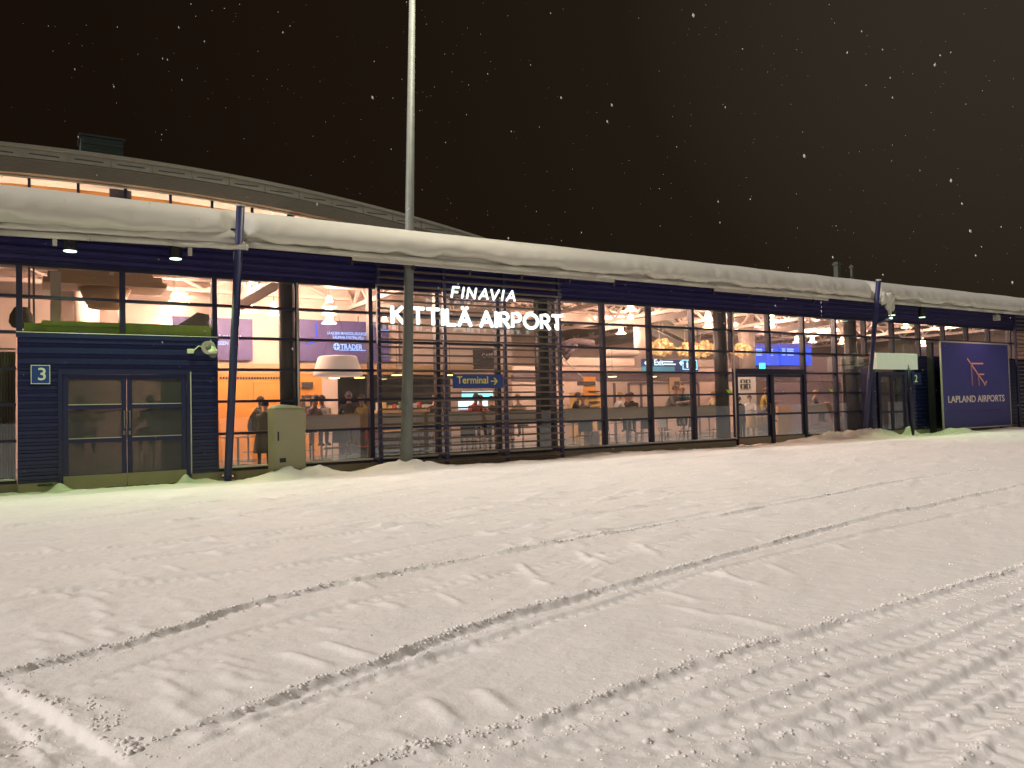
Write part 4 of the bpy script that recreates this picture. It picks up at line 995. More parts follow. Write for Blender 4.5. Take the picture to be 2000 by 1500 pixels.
MB().box(a[0], a[1], 4.6, 4.66, a[2], a[3]).build('plate', 'dark', cf); text('lettering', 'CAFÉ', a[0]+.30, 4.595, (a[2]+a[3])/2+.03, .14, 'white', cf, ext=.002, width=.42)
ms = thing('menu_screen', 'bright cyan white screens at the cafe counter under the Terminal sign', 'screen'); a = rc(903, 764, 963, 775, 5.2)
MB().box(a[0], a[1], 5.2, 5.25, a[2], a[3]).build('top_screen', 'cyan', ms); a = rc(896, 780, 953, 799, 5.2); MB().box(a[0], a[1], 5.2, 5.25, a[2], a[3]).build('lower_screen', 'whitesign', ms)
ex_ = thing('exit_sign', 'long dark hanging sign with white Exit lettering and blue pictogram', 'sign'); a = rc(1255, 702, 1364, 725, 6.0)
MB().box(a[0], a[1], 6.0, 6.1, a[2], a[3]).build('plate', 'signblue', ex_)
p = at(1278, 713, Y=6); text('lettering', 'Exit', p.x, 5.992, p.z, .24, 'whitesign', ex_, ext=.003, bold=.006)
for y_, w_ in ((706, .5), (711, .65)): p = at(1296, y_, Y=6); MB().box(p.x, p.x+w_, 5.985, 5.999, p.z-.03, p.z+.02).build('small_print_line', 'whitesign', ex_)
a2 = rc(1333, 703, 1362, 722, 5.98); b_ = MB(); t_ = .03
b_.box(a2[0], a2[1], 5.97, 5.99, a2[3]-t_, a2[3]).box(a2[0], a2[1], 5.97, 5.99, a2[2], a2[2]+t_).box(a2[0], a2[0]+t_, 5.97, 5.99, a2[2]+t_, a2[3]-t_).box(a2[1]-t_, a2[1], 5.97, 5.99, a2[2]+t_, a2[3]-t_)
b_.build('lit_border', 'cyan', ex_)
cxx, czz = (a2[0]+a2[1])/2, (a2[2]+a2[3])/2; b_ = MB()
for i in (-1, 0, 1): b_.box(cxx+i*.15-.035, cxx+i*.15+.035, 5.97, 5.99, czz-.12, czz+.08); b_.lathe((cxx+i*.15, 5.98, czz+.12), [(0, .03), (.03, 0), (0, -.03)], 8)
b_.build('pictogram', 'whitesign', ex_)
for x_ in (1259, 1327): p = at(x_, 709, Y=6); MB().bar((p.x, 5.985, p.z), (p.x+.2, 5.985, p.z), .04).bar((p.x, 5.985, p.z), (p.x+.1, 5.985, p.z+.09), .035).bar((p.x, 5.985, p.z), (p.x+.1, 5.985, p.z-.09), .035).build('arrow', 'whitesign', ex_)
a = rc(1255, 715, 1318, 727, 5.9); MB().box(a[0], a[1], 5.9, 5.96, a[2], a[3]-.02).build('lower_plate', mat('teal_panel', (.05, .2, .3), .4, emis=(.05, .25, .4), estr=.5), ex_)
# departure boards
for i, (x0_, x1_) in enumerate(((1463, 1522), (1523, 1586))):
    fb = thing('departure_board', ('left' if i == 0 else 'right')+' bright blue departure board with rows of flights', 'screen', group='blue departure boards')
    a = rc(x0_, 671, x1_, 713, YF-.2)
    MB().box(a[0], a[1], YF-.20, YF-.08, a[2], a[3]).build('screen', 'screenblue', fb)
    MB().box(a[0], a[1], YF-.21, YF-.201, a[3]-.22, a[3]).build('heading', 'screenhead', fb)
    rw = MB(); nr = 8
    for r in range(nr): z_ = a[2]+.05+(a[3]-a[2]-.30)*r/nr; rw.box(a[0], a[1], YF-.207, YF-.201, z_-.013, z_+.013)
    rw.build('row_line', 'screenhead', fb); tx_ = MB()
    for r in range(nr):
        z_ = a[2]+.11+(a[3]-a[2]-.30)*r/nr
        if r < nr-4: continue
        for (u0, u1) in ((.06, .16), (.22, .42), (.72, .80)): tx_.box(a[0]+(a[1]-a[0])*u0, a[0]+(a[1]-a[0])*u1, YF-.207, YF-.201, z_-.025, z_+.025)
    tx_.build('row_text', 'screentext', fb)
eg = thing('emergency_exit_sign', 'small green lit exit pictogram box under the blue departure boards', 'sign'); a = rc(1486, 709, 1495, 720, YF-.6)
MB().box(a[0], a[1], YF-.6, YF-.5, a[2], a[3]).build('box', emit('green_exit_light', (.05, .95, .65), 2.5), eg)
wc = thing('toilet_sign', 'dark pictogram plates on the pale partition behind the double door', 'sign'); YW = 4.5
pt = thing('pale_partition', 'narrow pale partition panel seen through the left door leaf', 'partition'); a = rc(1441, 738, 1478, 800, YW); MB().box(a[0], a[1], YW, YW+.08, .051, 2.5).build('panel', 'white', pt)
for (x0_, y0_, x1_, y1_) in ((1447, 741, 1455, 748), (1457, 741, 1466, 748), (1447, 750, 1466, 759)):
    a = rc(x0_, y0_, x1_, y1_, YW-.03); MB().box(a[0], a[1], YW-.03, YW-.002, a[2], a[3]).build('plate', 'dark', wc)
pc = MB()
for x_ in (1451, 1461.5): p = at(x_, 745, Y=YW-.04); pc.box(p.x-.04, p.x+.04, YW-.045, YW-.031, p.z-.05, p.z+.05)
for x_ in (1451, 1462): p = at(x_, 754.5, Y=YW-.04); pc.box(p.x-.03, p.x+.03, YW-.045, YW-.031, p.z-.1, p.z+.06); pc.lathe((p.x, YW-.038, p.z+.1), [(0, .03), (.03, 0), (0, -.03)], 8)
pc.build('pictogram', 'numwhite', wc)
# small sign at the orange kiosk, kiosk itself
ks = thing('orange_kiosk', 'orange wood kiosk with shelves behind the first bay right of the screen', 'kiosk'); YK = 7.0
a = rc(1126, 737, 1186, 800, YK); MB().box(a[0], a[1], YK, YK+.5, .051, 1.9).build('body', 'counter', ks); a = rc(1140, 736, 1164, 755, YK-.05); MB().box(a[0], a[1], YK-.05, YK-.002, 1.7, a[3]).build('head_panel', 'orange', ks)
a = rc(1129, 745, 1163, 753, YK-.12); MB().box(a[0], a[1], YK-.12, YK-.06, a[2], a[3]).build('sign_plate', 'dark', ks)
a = rc(1152, 765, 1172, 795, YK-.1); sh = MB()
for i in range(4): z_ = a[2]+(a[3]-a[2])*i/3; sh.box(a[0], a[1], YK-.12, YK-.01, z_-.02, z_+.02)
sh.build('shelf', 'dark', ks)
ks2 = thing('orange_display', 'dark glazed display case in the orange wall left of the drum shade', 'display case'); a = rc(590, 746, 612, 757, YB-.1); MB().box(a[0], a[1], YB-.08, YB-.03, a[2], a[3]).build('sign_plate', 'dark', ks2)
a = rc(590, 772, 612, 800, YB-.1); MB().box(a[0], a[1], YB-.10, YB-.03, a[2], a[3]).build('case', 'dark', ks2); MB().box(a[0]+.1, a[1]-.1, YB-.108, YB-.101, a[2]+.1, a[3]-.1).build('shelf_front', 'tan', ks2)
# coffee shelves behind the counter (small coloured goods)
gd_ = thing('goods_shelf', 'shelf of bright packets and cups behind the slatted screen', 'shelf'); YG = 4.9
a = rc(735, 782, 865, 800, YG); MB().box(a[0], a[1], YG, YG+.3, a[2]-.25, a[2]).build('shelf', 'tan', gd_)
cols = [(.7, .5, .2), (.6, .1, .08), (.75, .72, .65), (.1, .2, .1), (.8, .5, .1), (.5, .5, .55)]; gm = [mat('packet_colour', c, .5) for c in cols]; x = a[0]+.05; R_ = random.Random(5)
while x < a[1]-.15:
    w_ = R_.uniform(.05, .14); MB().box(x, x+w_, YG+.05, YG+.18, a[2]+.001, a[2]+R_.uniform(.1, .28)).build('packet', R_.choice(gm), gd_); x += w_+R_.uniform(.01, .08)

# dark curved ducts and pale duct seen high in the first bays right of the screen
dk = thing('dark_duct', 'dark curved ventilation hose hanging in the first bay right of the screen', 'duct'); P = [at(x, y, Y=5.2) for x, y in ((1096, 690), (1104, 674), (1118, 668), (1136, 668), (1158, 671))]
MB().tube(P, .13, 12).build('hose', 'mauve', dk, smooth=True); P = [at(x, y, Y=5.2) for x, y in ((1103, 700), (1112, 688), (1124, 674))]; MB().tube(P, .12, 12).build('hose_branch', 'mauve', dk, smooth=True)
pd_ = thing('pale_duct', 'pale padded ventilation duct lying above the blue band in the second bay', 'duct'); P = [at(x, y, Y=5.8) for x, y in ((1186, 690), (1200, 688), (1240, 688), (1247, 690))]
MB().tube(P, [.14, .16, .16, .1], 12).build('duct', 'truss', pd_, smooth=True)
lb2 = MB()
for (a0, b0) in (((1098, 703), (1440, 697)),): p = at(*a0, Y=7.5); q = at(*b0, Y=7.5); lb2.box(p.x, q.x, 7.4, 7.5, 3.0, 3.32)
lb2.build('gallery_band', 'pinkwall', terminal)
sh_ = thing('string_pole', 'thin pale diagonal cable stay near the orange kiosk', 'cable'); MB().tube([at(1096, 695, Y=3), at(1138, 738, Y=4)], .02, 8).build('stay', 'white', sh_)

# lime beam over the porch, hood and pipes
lm = thing('lime_beam', 'lime green beam lying behind the glass above the porch numbered 3', 'beam'); a = rc(47, 632, 412, 652, .9)
MB().box(a[0], (a[0]+a[1])/2-.1, .9, 1.3, a[2]-.1, a[3]-.05).build('beam_section', 'lime', lm); MB().box((a[0]+a[1])/2-.1, a[1], .88, 1.3, a[2]-.1, a[3]+.01).build('beam_section', 'lime', lm)
MB().box(a[0]+.3, a[0]+1.7, .8, .87, a[3]-.09, a[3]+.0).box(a[0], a[1], .82, .86, a[2]-.08, a[2]+.02).build('edge_rail', 'lime', lm)
cvv = MB(); p = at(340, 640, Y=1.0); q = at(415, 615, Y=1.0); cvv.add([(p.x, 1.4, p.z), (q.x, 1.4, p.z), (q.x, 1.4, q.z+.05), (q.x-.25, 1.4, q.z+.1), (p.x, 1.9, p.z), (q.x, 1.9, p.z), (q.x, 1.9, q.z+.05), (q.x-.25, 1.9, q.z+.1)], [(0,1,2,3),(7,6,5,4),(0,4,5,1),(1,5,6,2),(2,6,7,3),(3,7,4,0)])
tag(cvv.build('brown_canopy', 'limedark', None), 'brown sloping canopy end behind the lime beam', 'canopy')
hd_ = thing('ventilation_hood', 'brownish stepped ventilation hood hanging under the ceiling above door 3', 'hood'); P = at(205, 560, Y=3.0)
c_ = (P.x, 3.0); st_ = MB()
for (w0, z0, z1) in ((.95, 4.35, 4.42), (1.15, 4.22, 4.349), (1.25, 4.10, 4.219)): st_.box(c_[0]-w0, c_[0]+w0, 2.4, 3.6, z0+.25, z1+.25)
st_.build('hood', 'tan', hd_); MB().tube([(c_[0], 3.0, 3.9), (c_[0], 3.0, 4.349)], [.35, .55], 20).build('throat', 'tan', hd_, smooth=True)
for x_ in (57, 66): p = at(x_, 560, Y=1.2); MB().tube([(p.x, 1.2, 3.2), (p.x, 1.2, 5.2)], .02, 8).build('pipe', 'mauve', hd_)
dk2 = thing('dark_bag', 'dark bundle lying on the lime beam at its left end', 'bundle', at(42, 620, Y=1.1)); MB().lathe((0, 0, -.2), [(0, .42), (.12, .4), (.2, .25), (.22, .1), (.16, 0), (0, 0)], 12).build('bundle', 'limedark', dk2, smooth=True)

cu_ = thing('curtain', 'beige pleated curtain behind the far left lower panes', 'curtain'); V = []; F = []; x_a, x_b = at(-30, 760, Y=1.0).x, at(30, 760, Y=1.0).x; nn = 60
for i in range(nn):
    x = x_a+(x_b-x_a)*i/(nn-1); y = 1.0+.05*math.sin(i*1.1); V += [(x, y, .1), (x, y, 2.7), (x, y+.012, .1), (x, y+.012, 2.7)]
for i in range(nn-1): o = 4*i; F += [(o, o+4, o+5, o+1), (o+2, o+3, o+7, o+6), (o+1, o+5, o+7, o+3)]
MB().add(V, F).build('cloth', mat('curtain_cloth', (.30, .22, .15), .9), cu_, smooth=True); MB().tube([(x_a, 1.0, 2.75), (x_b, 1.0, 2.75)], .015, 8).build('rail', 'galv', cu_)
# wooden counter along the glass
ct = thing('wooden_counter', 'long wooden bench back running behind the glass across the bays', 'counter'); xc0, xc1 = at(597, 820, Y=1.25).x, at(1425, 800, Y=1.25).x
nseg = 5
for i in range(nseg):
    a_, b_ = xc0+(xc1-xc0)*i/nseg, xc0+(xc1-xc0)*(i+1)/nseg
    MB().box(a_+.003, b_-.003, 1.25, 1.31, .93, 1.27).build('front_panel', 'counter', ct)
MB().box(xc0, xc1, 1.22, 1.60, 1.271, 1.30).build('top', 'counter', ct)
for i in range(11): x = xc0+.2+(xc1-xc0-.4)*i/10; MB().box(x-.02, x+.02, 1.32, 1.36, .051, .93).build('leg', 'galv', ct)
ct2 = thing('wooden_counter', 'short wooden bench back right of the double door', 'counter'); x0_, x1_ = at(1575, 800, Y=1.4).x, at(1655, 800, Y=1.4).x
MB().box(x0_, x1_, 1.4, 1.46, .90, 1.20).build('front_panel', 'counter', ct2); MB().box(x0_, x1_, 1.38, 1.7, 1.201, 1.23).build('top', 'counter', ct2)
for x in (x0_+.1, x1_-.1): MB().box(x-.02, x+.02, 1.47, 1.51, .051, .9).build('leg', 'galv', ct2)
ct3 = thing('orange_desk', 'small bright orange desk behind the right leaf of the double door', 'desk'); a = rc(1520, 793, 1546, 804, 4.0); MB().box(a[0], a[1], 4.0, 4.5, a[2], a[3]).build('front_panel', 'orange', ct3); MB().box(a[0], a[1], 4.05, 4.45, .051, a[2]-.001).build('base', 'tan', ct3)
bx_ = MB(); a = rc(1636, 812, 1649, 838, .8); bx_.box(a[0], a[1], .8, 1.0, .051, .75); tag(bx_.build('cardboard_box', 'tan', None), 'plain pale box standing on the floor behind the pane left of the right leaning column', 'box')
for x_, y_, ds in ((1421, 764, 'on the pane left of the double door'), (1621, 762, 'on the pane right of the double door')):
    p = at(x_, y_, Y=.25); st = MB(); st.add([(p.x-.12, .2, p.z+.05), (p.x+.12, .2, p.z+.02), (p.x+.14, .2, p.z-.09), (p.x-.02, .2, p.z-.06), (p.x-.12, .21, p.z+.05), (p.x+.12, .21, p.z+.02), (p.x+.14, .21, p.z-.09), (p.x-.02, .21, p.z-.06)], [(0,3,2,1),(4,5,6,7),(0,1,5,4),(1,2,6,5),(2,3,7,6),(3,0,4,7)])
    tag(st.build('lime_flag', mat('lime_plastic', (.6, .8, .02), .5, emis=(.5, .8, .02), estr=.25), None), 'small lime yellow flag '+ds, 'flag', 'lime flags behind the glass')

# chairs and tables
def make_chair(col):
    t = thing('cafe_chair', 'x', 'chair', (0, 0, 0))
    MB().box(-.21, .21, -.20, .20, .44, .47).build('seat', col, t, bevel=.01)
    b_ = MB(); n_ = 7; V = []
    for i in range(n_):
        a_ = -1+2*i/(n_-1); V += [(a_*.20, .20+.03*(1-a_*a_), .58), (a_*.20, .22+.03*(1-a_*a_), .58), (a_*.20, .23+.05*(1-a_*a_), .86), (a_*.20, .25+.05*(1-a_*a_), .86)]
    F = []
    for i in range(n_-1):
        o = 4*i; F += [(o, o+4, o+6, o+2), (o+1, o+3, o+7, o+5), (o+2, o+6, o+7, o+3), (o, o+1, o+5, o+4)]
    b_.add(V, F+[(0, 2, 3, 1), (4*n_-4, 4*n_-3, 4*n_-1, 4*n_-2)]).build('backrest', col, t)
    for sx in (-1, 1):
        MB().tube([(sx*.19, .18, .46), (sx*.19, .22, .6)], .011, 8).build('back_post', 'galv', t)
        for sy_ in (-1, 1): MB().tube([(sx*.17, sy_*.16, .44), (sx*.21, sy_*.22, .0)], .012, 8).build('leg', 'galv', t)
    return t
chs = {}
CH = [(1.15, 1.9, 'tan', 'behind the right leaf of door 3'), (4.6, .75, 'dark', 'left end of the counter row'), (5.45, .75, 'redc', 'red chair before the counter under the drum shade'), (8.2, .75, 'dark', 'behind the screen, left'), (9.4, .8, 'redc', 'behind the screen, right'),
 (12.0, .75, 'dark', 'first bay right of the screen'), (12.9, .8, 'dark', 'first bay right of the screen, second one'), (14.3, .75, 'dark', 'second bay right of the screen'), (15.3, .8, 'white', 'third bay right of the screen, pale'), (16.1, .75, 'dark', 'third bay right of the screen'), (17.6, .8, 'dark', 'just left of the double door'), (22.4, .8, 'dark', 'right of the double door')]
M['redc'] = mat('red_plastic', (.65, .12, .08), .4)
for x, y, c, ds in CH:
    if c not in chs: o = chs[c] = make_chair(c)
    else: o = copy_tree(chs[c])
    o.location = (x, y, .05); o.rotation_euler = (0, 0, random.uniform(-.5, .5)+(PI if random.random() < .5 else 0)); o['label'] = {'dark': 'dark', 'redc': 'red', 'white': 'white', 'tan': 'tan wooden'}[c]+' cafe chair '+ds; o['group'] = 'cafe chairs along the glass'
def make_table():
    t = thing('cafe_table', 'x', 'table', (0, 0, 0)); MB().box(-.4, .4, -.35, .35, .72, .75).build('tabletop', 'tan', t, bevel=.01); MB().tube([(0, 0, .03), (0, 0, .72)], .03, 10).build('leg', 'galv', t); MB().tube([(0, 0, .0), (0, 0, .03)], .25, 16).build('base', 'galv', t); return t
tb0 = None
for x, y, ds in ((2.9, 3.3, 'in front of the orange wall'), (5.1, 3.4, 'below the drum shade'), (7.3, 3.2, 'behind the left part of the screen'), (9.3, 3.2, 'behind the right part of the screen'), (13.0, 3.2, 'in the first bay right of the screen'), (15.2, 3.2, 'in the second bay right of the screen'), (17.4, 3.2, 'in the third bay right of the screen'), (23.2, 3.4, 'behind the double door')):
    o = tb0 = make_table() if tb0 is None else tb0
    if o.get('used'): o = copy_tree(tb0)
    tb0['used'] = 1; o.location = (x, y, .05); o['label'] = 'small tan cafe table '+ds; o['group'] = 'cafe tables'
sc_ = thing('suitcase', 'upright pinkish suitcase in the first bay right of the screen', 'suitcase', (at(1156, 850, Y=.8).x, .8, .05)); MB().box(-.19, .19, -.12, .12, .04, .60).build('shell', mat('pink_shell', (.55, .35, .33), .35), sc_, bevel=.04)
MB().tube([(-.08, 0, .6), (-.08, 0, .68), (.08, 0, .68), (.08, 0, .6)], .01, 8).build('handle', 'black', sc_)
for s in (-.14, .14): MB().tube([(s-.02, 0, .02), (s+.02, 0, .02)], .025, 10).build('wheel', 'black', sc_)
dl_ = MB()

# ------------------------------------------------------------------ people
def skin_mesh(chains, name):
    "chains: list of lists of (x,y,z,r) ; a chain may start at an earlier vertex by giving its index as first item"
    V = []; E = []; Rd = []
    for c in chains:
        prev = None
        for it in c:
            if isinstance(it, int): prev = it; continue
            V.append(it[:3]); Rd.append(it[3]); i = len(V)-1
            if prev is not None: E.append((prev, i))
            prev = i
    me = bpy.data.meshes.new('sk'); me.from_pydata(V, E, []); o = bpy.data.objects.new('sk', me); COL.objects.link(o)
    md = o.modifiers.new('skin', 'SKIN'); me.skin_vertices[0].data[0].use_root = True
    for i, r in enumerate(Rd): me.skin_vertices[0].data[i].radius = (r, r)
    s = o.modifiers.new('sub', 'SUBSURF'); s.levels = 1; s.render_levels = 1
    dg = bpy.context.evaluated_depsgraph_get(); dg.update(); out = bpy.data.meshes.new_from_object(o.evaluated_get(dg)); bpy.data.objects.remove(o)
    return out, V
def person(loc, rz, label, jacket, trousers, hair, pose='sit', hat=None, lean=.15, long_coat=None, scale=1.0, face=(.52, .30, .21)):
    t = thing('person', label, 'person', loc, rz); t.scale = (scale,)*3
    # faces -Y. root pelvis
    if pose == 'sit': hz = .50
    else: hz = .95
    L_ = lean; ch = []
    sh_y = -L_*.9; top_ = hz+.50
    ch.append([(0, 0, hz, .15), (0, -L_*.3, hz+.20, .135), (0, -L_*.7, hz+.38, .155), (0, sh_y, top_, .10), (0, sh_y-.02, top_+.07, .055), (0, sh_y-.05, top_+.15, .065), (0, sh_y-.06, top_+.22, .088), (0, sh_y-.06, top_+.29, .075)])
    iS = 2; nid = [8]
    def chain(start, pts):
        ch.append([start]+pts); s0 = nid[0]; nid[0] += len(pts); return s0
    for s in (-1, 1):
        if pose == 'sit': chain(0, [(s*.10, -.06, hz, .095), (s*.13, -.44, hz+.03, .065), (s*.13, -.42, .10, .045), (s*.13, -.56, .05, .04)])
        else: chain(0, [(s*.10, 0, hz-.06, .095), (s*.11, -.02+.03*s, .50, .062), (s*.11, .04*s, .09, .045), (s*.11, -.14+.04*s, .04, .038)])
        if pose == 'sit': hand = (s*.13, sh_y-.42, hz+.30); el = (s*.25, sh_y-.08, hz+.22)
        elif pose == 'hold': hand = (s*.08, sh_y-.34, hz+.22); el = (s*.25, sh_y-.02, hz+.18)
        else: hand = (s*.27, sh_y-.10, hz-.08); el = (s*.27, sh_y+.03, hz+.20)
        hx, hy, hz_ = hand
        a0 = chain(iS, [(s*.19, sh_y, top_-.04, .068), (*el, .048), (hx, hy, hz_, .034)]); w_ = a0+2
        dv = (Vector(hand)-Vector(el)).normalized(); pal = Vector(hand)+dv*.07; chain(w_, [(pal.x, pal.y, pal.z, .03)]); pi_ = nid[0]-1
        for k in range(4):
            o_ = Vector((s*(-.024+.016*k), 0, 0)); ln_ = (.075, .085, .08, .062)[k]; q1 = pal+o_*1.1+dv*(.03+ln_*.5); q2 = q1+dv*ln_*.4+Vector((0, 0, -.02)); chain(pi_, [(q1.x, q1.y, q1.z, .0095), (q2.x, q2.y, q2.z, .008)])
        th_ = Vector(hand)+dv*.03+Vector((-s*.045, 0, .01)); chain(w_, [(th_.x, th_.y, th_.z, .011), (th_.x-s*.005+dv.x*.03, th_.y+dv.y*.03, th_.z+dv.z*.03, .009)])
    me, V = skin_mesh(ch, 'person')
    for mm in (jacket, trousers, None): me.materials.append(mm if mm is not None else None)
    sk = mat('skin_tone', face, .55, var=.05); me.materials[2] = sk; M_sh = M['black']; me.materials.append(M_sh)
    hands = [Vector((s*(.13 if pose == 'sit' else .08 if pose == 'hold' else .27), sh_y-(.42 if pose == 'sit' else .34 if pose == 'hold' else .10), hz+(.30 if pose == 'sit' else .22 if pose == 'hold' else -.08))) for s in (-1, 1)]
    for p in me.polygons:
        c = p.center; p.use_smooth = True
        if c.z > top_+.055: p.material_index = 2
        elif min((c-h).length for h in hands) < (.045) or any((c-h).dot(Vector((0, -1, 0))) > .01 and (c-h).length < .22 for h in hands) and pose != 'stand': p.material_index = 2
        elif any((c-h).length < .22 and c.z < h.z-.0 for h in hands) and pose == 'stand': p.material_index = 2
        elif c.z < .10: p.material_index = 3
        elif (pose == 'sit' and (c.y < -.12 and c.z < hz+.13 or c.z < hz-.0)) or (pose != 'sit' and c.z < hz-.02): p.material_index = 1
        else: p.material_index = 0
    body = bpy.data.objects.new('body', me); COL.objects.link(body); body.parent = t
    hc = Vector((0, sh_y-.06, top_+.235))
    # face
    fm = MB(); fm.tube([hc+Vector((0, -.082, .01)), hc+Vector((0, -.112, -.022))], [.008, .015], 8); fm.build('nose', sk, t, smooth=True)
    em_ = MB()
    for s in (-1, 1): em_.lathe(hc+Vector((s*.032, -.080, .015)), [(0, .008), (.01, 0), (0, -.008)], 8)
    em_.build('eyes', 'black', t); MB().box(-.022, .022, hc.y-.088, hc.y-.078, hc.z-.052, hc.z-.044).build('mouth', mat('lips', (.4, .14, .12)), t)
    er = MB()
    for s in (-1, 1): er.tube([hc+Vector((s*.082, 0, -.02)), hc+Vector((s*.092, .005, .02))], .012, 8)
    er.build('ears', sk, t, smooth=True)
    hm = MB(); n_ = 16; V = []; F = []
    for i in range(8):
        ph = i/7*PI*.62
        for k in range(n_):
            a_ = 2*PI*k/n_; fr_ = max(0, -math.sin(a_)); r_ = .104*(1+.06*random.uniform(-1, 1)); phh = ph*(1-.42*fr_)
            V.append((hc.x+r_*.93*math.sin(phh)*math.cos(a_), hc.y+.01+r_*1.08*math.sin(phh)*math.sin(a_), hc.z+.005+r_*1.1*math.cos(phh)))
    for i in range(7):
        for k in range(n_): F.append((i*n_+k, (i+1)*n_+k, (i+1)*n_+(k+1) % n_, i*n_+(k+1) % n_))
    hm.add(V, F).build('beanie' if hat else 'hair', hat or hair, t, smooth=True)
    if hat: MB().lathe(hc+Vector((0, 0, .115)), [(0, .035), (.03, .015), (.03, -.01), (0, -.02)], 10).build('pompom', hat, t, smooth=True)
    if long_coat: MB().lathe((0, -.0, .42), [(.27, 0), (.24, .25), (.19, .55), (.17, .62)], 18).build('long_coat', long_coat, t, smooth=True)
    return t
PC = {k: mat(k+'_cloth', c, .85, bump=.2) for k, c in dict(black=(.015, .015, .018), navy=(.02, .03, .07), darkgreen=(.02, .05, .035), grey=(.16, .16, .17), brown=(.12, .07, .045), beige=(.50, .38, .24), white=(.62, .60, .58), teal=(.03, .10, .13), mustard=(.35, .24, .04), red=(.45, .07, .05), pink=(.60, .30, .30), stripe=(.30, .24, .16), blonde=(.38, .26, .13), darkhair=(.03, .02, .015), brownhair=(.10, .06, .035), mauve=(.22, .17, .22)).items()}
def make_stool():
    t = thing('bar_stool', 'x', 'stool', (0, 0, 0)); MB().lathe((0, 0, .70), [(0, 0), (.17, 0), (.18, .02), (.17, .05), (0, .06)], 16).build('seat', 'dark', t, smooth=True)
    MB().tube([(0, 0, .02), (0, 0, .70)], .025, 10).build('leg', 'galv', t); MB().tube([(0, 0, 0), (0, 0, .02)], .2, 16).build('base', 'galv', t)
    MB().tube([(.14*math.cos(a), .14*math.sin(a), .25) for a in np.linspace(0, 2*PI, 13)], .009, 6).build('foot_ring', 'galv', t); return t
stool0 = None
def sit(x, z_off, Y, rz, label, **k):
    global stool0
    z_off += .42; q = at(x, 790, Y=Y)
    if stool0 is None: o = stool0 = make_stool()
    else: o = copy_tree(stool0)
    o.location = (q.x, Y, z_off-.33+.05); o['label'] = 'dark bar stool under the '+' '.join(label.replace(' and ', ' ').split()[:9]).replace('person', 'seated person'); o['group'] = 'bar stools under the seated people'
    p = at(x, 790, Y=Y); return person((p.x, Y, .05+z_off), rz, label, pose='sit', **k)
J = dict
sit(484, 0, 3.3, 1.2, 'person in a dark jacket bent over a paper before the orange wall', jacket=PC['black'], trousers=PC['navy'], hair=PC['brownhair'], lean=.3)
P_ = at(514, 800, Y=1.6); person((P_.x, 1.6, .05), 2.6, 'person standing in a dark green coat left of the grey cabinet', PC['darkgreen'], PC['black'], PC['darkhair'], pose='hold', long_coat=PC['darkgreen'], scale=.9)
sit(605, 0, 2.6, .6, 'person with grey hair at the left end of the counter', jacket=PC['mauve'], trousers=PC['black'], hair=PC['grey'])
sit(636, 0, 2.8, -.9, 'person in a pale shirt with brown hair facing sideways at the counter', jacket=PC['white'], trousers=PC['navy'], hair=PC['brownhair'])
sit(684, .08, 2.6, 3.0, 'person in a mauve beanie and dark jacket under the drum shade', jacket=PC['black'], trousers=PC['black'], hair=PC['brownhair'], hat=PC['mauve'])
sit(716, 0, 2.4, -1.2, 'person in a mustard coat at the left edge of the screen', jacket=PC['mustard'], trousers=PC['brown'], hair=PC['brownhair'])
sit(842, .0, 3.6, .3, 'person in a brown sweater behind the lamp pole', jacket=PC['brown'], trousers=PC['navy'], hair=PC['brownhair'])
sit(922, 0, 3.0, .2, 'person in a red top left of the pair under the Terminal sign', jacket=PC['red'], trousers=PC['navy'], hair=PC['brownhair'])
sit(936, -.03, 3.4, -.3, 'person in a pink top right of the pair under the Terminal sign', jacket=PC['pink'], trousers=PC['grey'], hair=PC['red'])
P_ = at(962, 800, Y=3.5); person((P_.x, 3.5, .05), 2.8, 'person standing in dark clothes at the right end of the bright screens', PC['black'], PC['black'], PC['darkhair'], pose='stand', scale=.95)
sit(1020, -.03, 2.4, 3.1, 'person in a striped tan sweater seen from behind through the slats', jacket=PC['stripe'], trousers=PC['brown'], hair=PC['blonde'], lean=.25)
sit(1118, 0, 2.7, .9, 'person with brown hair and a dark coat in the first bay right of the screen', jacket=PC['black'], trousers=PC['navy'], hair=PC['brownhair'])
sit(1140, -.08, 3.2, -.7, 'person in a grey hoodie leaning low beside the brown haired person', jacket=PC['grey'], trousers=PC['navy'], hair=PC['brownhair'], lean=.4)
sit(1202, 0, 2.7, 1.3, 'person in a pale top with light hair in the second bay', jacket=PC['white'], trousers=PC['black'], hair=PC['blonde'])
sit(1222, -.04, 3.3, -.4, 'person with reddish brown hair and a white scarf in the second bay', jacket=PC['brown'], trousers=PC['navy'], hair=PC['brownhair'])
sit(1240, -.02, 2.8, -1.4, 'person in a black top with black hair in the second bay', jacket=PC['black'], trousers=PC['black'], hair=PC['darkhair'])
sit(1302, .12, 2.2, .4, 'large person in a brown beanie and grey jacket in the third bay', jacket=PC['grey'], trousers=PC['black'], hair=PC['brownhair'], hat=PC['brown'], lean=.3, scale=1.05)
sit(1335, .12, 2.2, -.9, 'person in a teal jacket beside the brown beanie in the third bay', jacket=PC['teal'], trousers=PC['black'], hair=PC['blonde'], lean=.25, scale=1.03)
sit(1384, 0, 3.2, .6, 'person in a tan jacket just left of the dark column', jacket=PC['beige'], trousers=PC['black'], hair=PC['brownhair'])
P_ = at(1449, 800, Y=2.2); person((P_.x, 2.2, .05), 3.0, 'person in a dark coat seen from behind through the left door leaf', PC['black'], PC['black'], PC['darkhair'], pose='hold', scale=.86)
P_ = at(1465, 800, Y=2.6); person((P_.x, 2.6, .05), -.9, 'person in a white top and long beige skirt through the left door leaf', PC['white'], PC['beige'], PC['brownhair'], pose='hold', long_coat=PC['beige'], scale=.88, face=(.6, .4, .32))
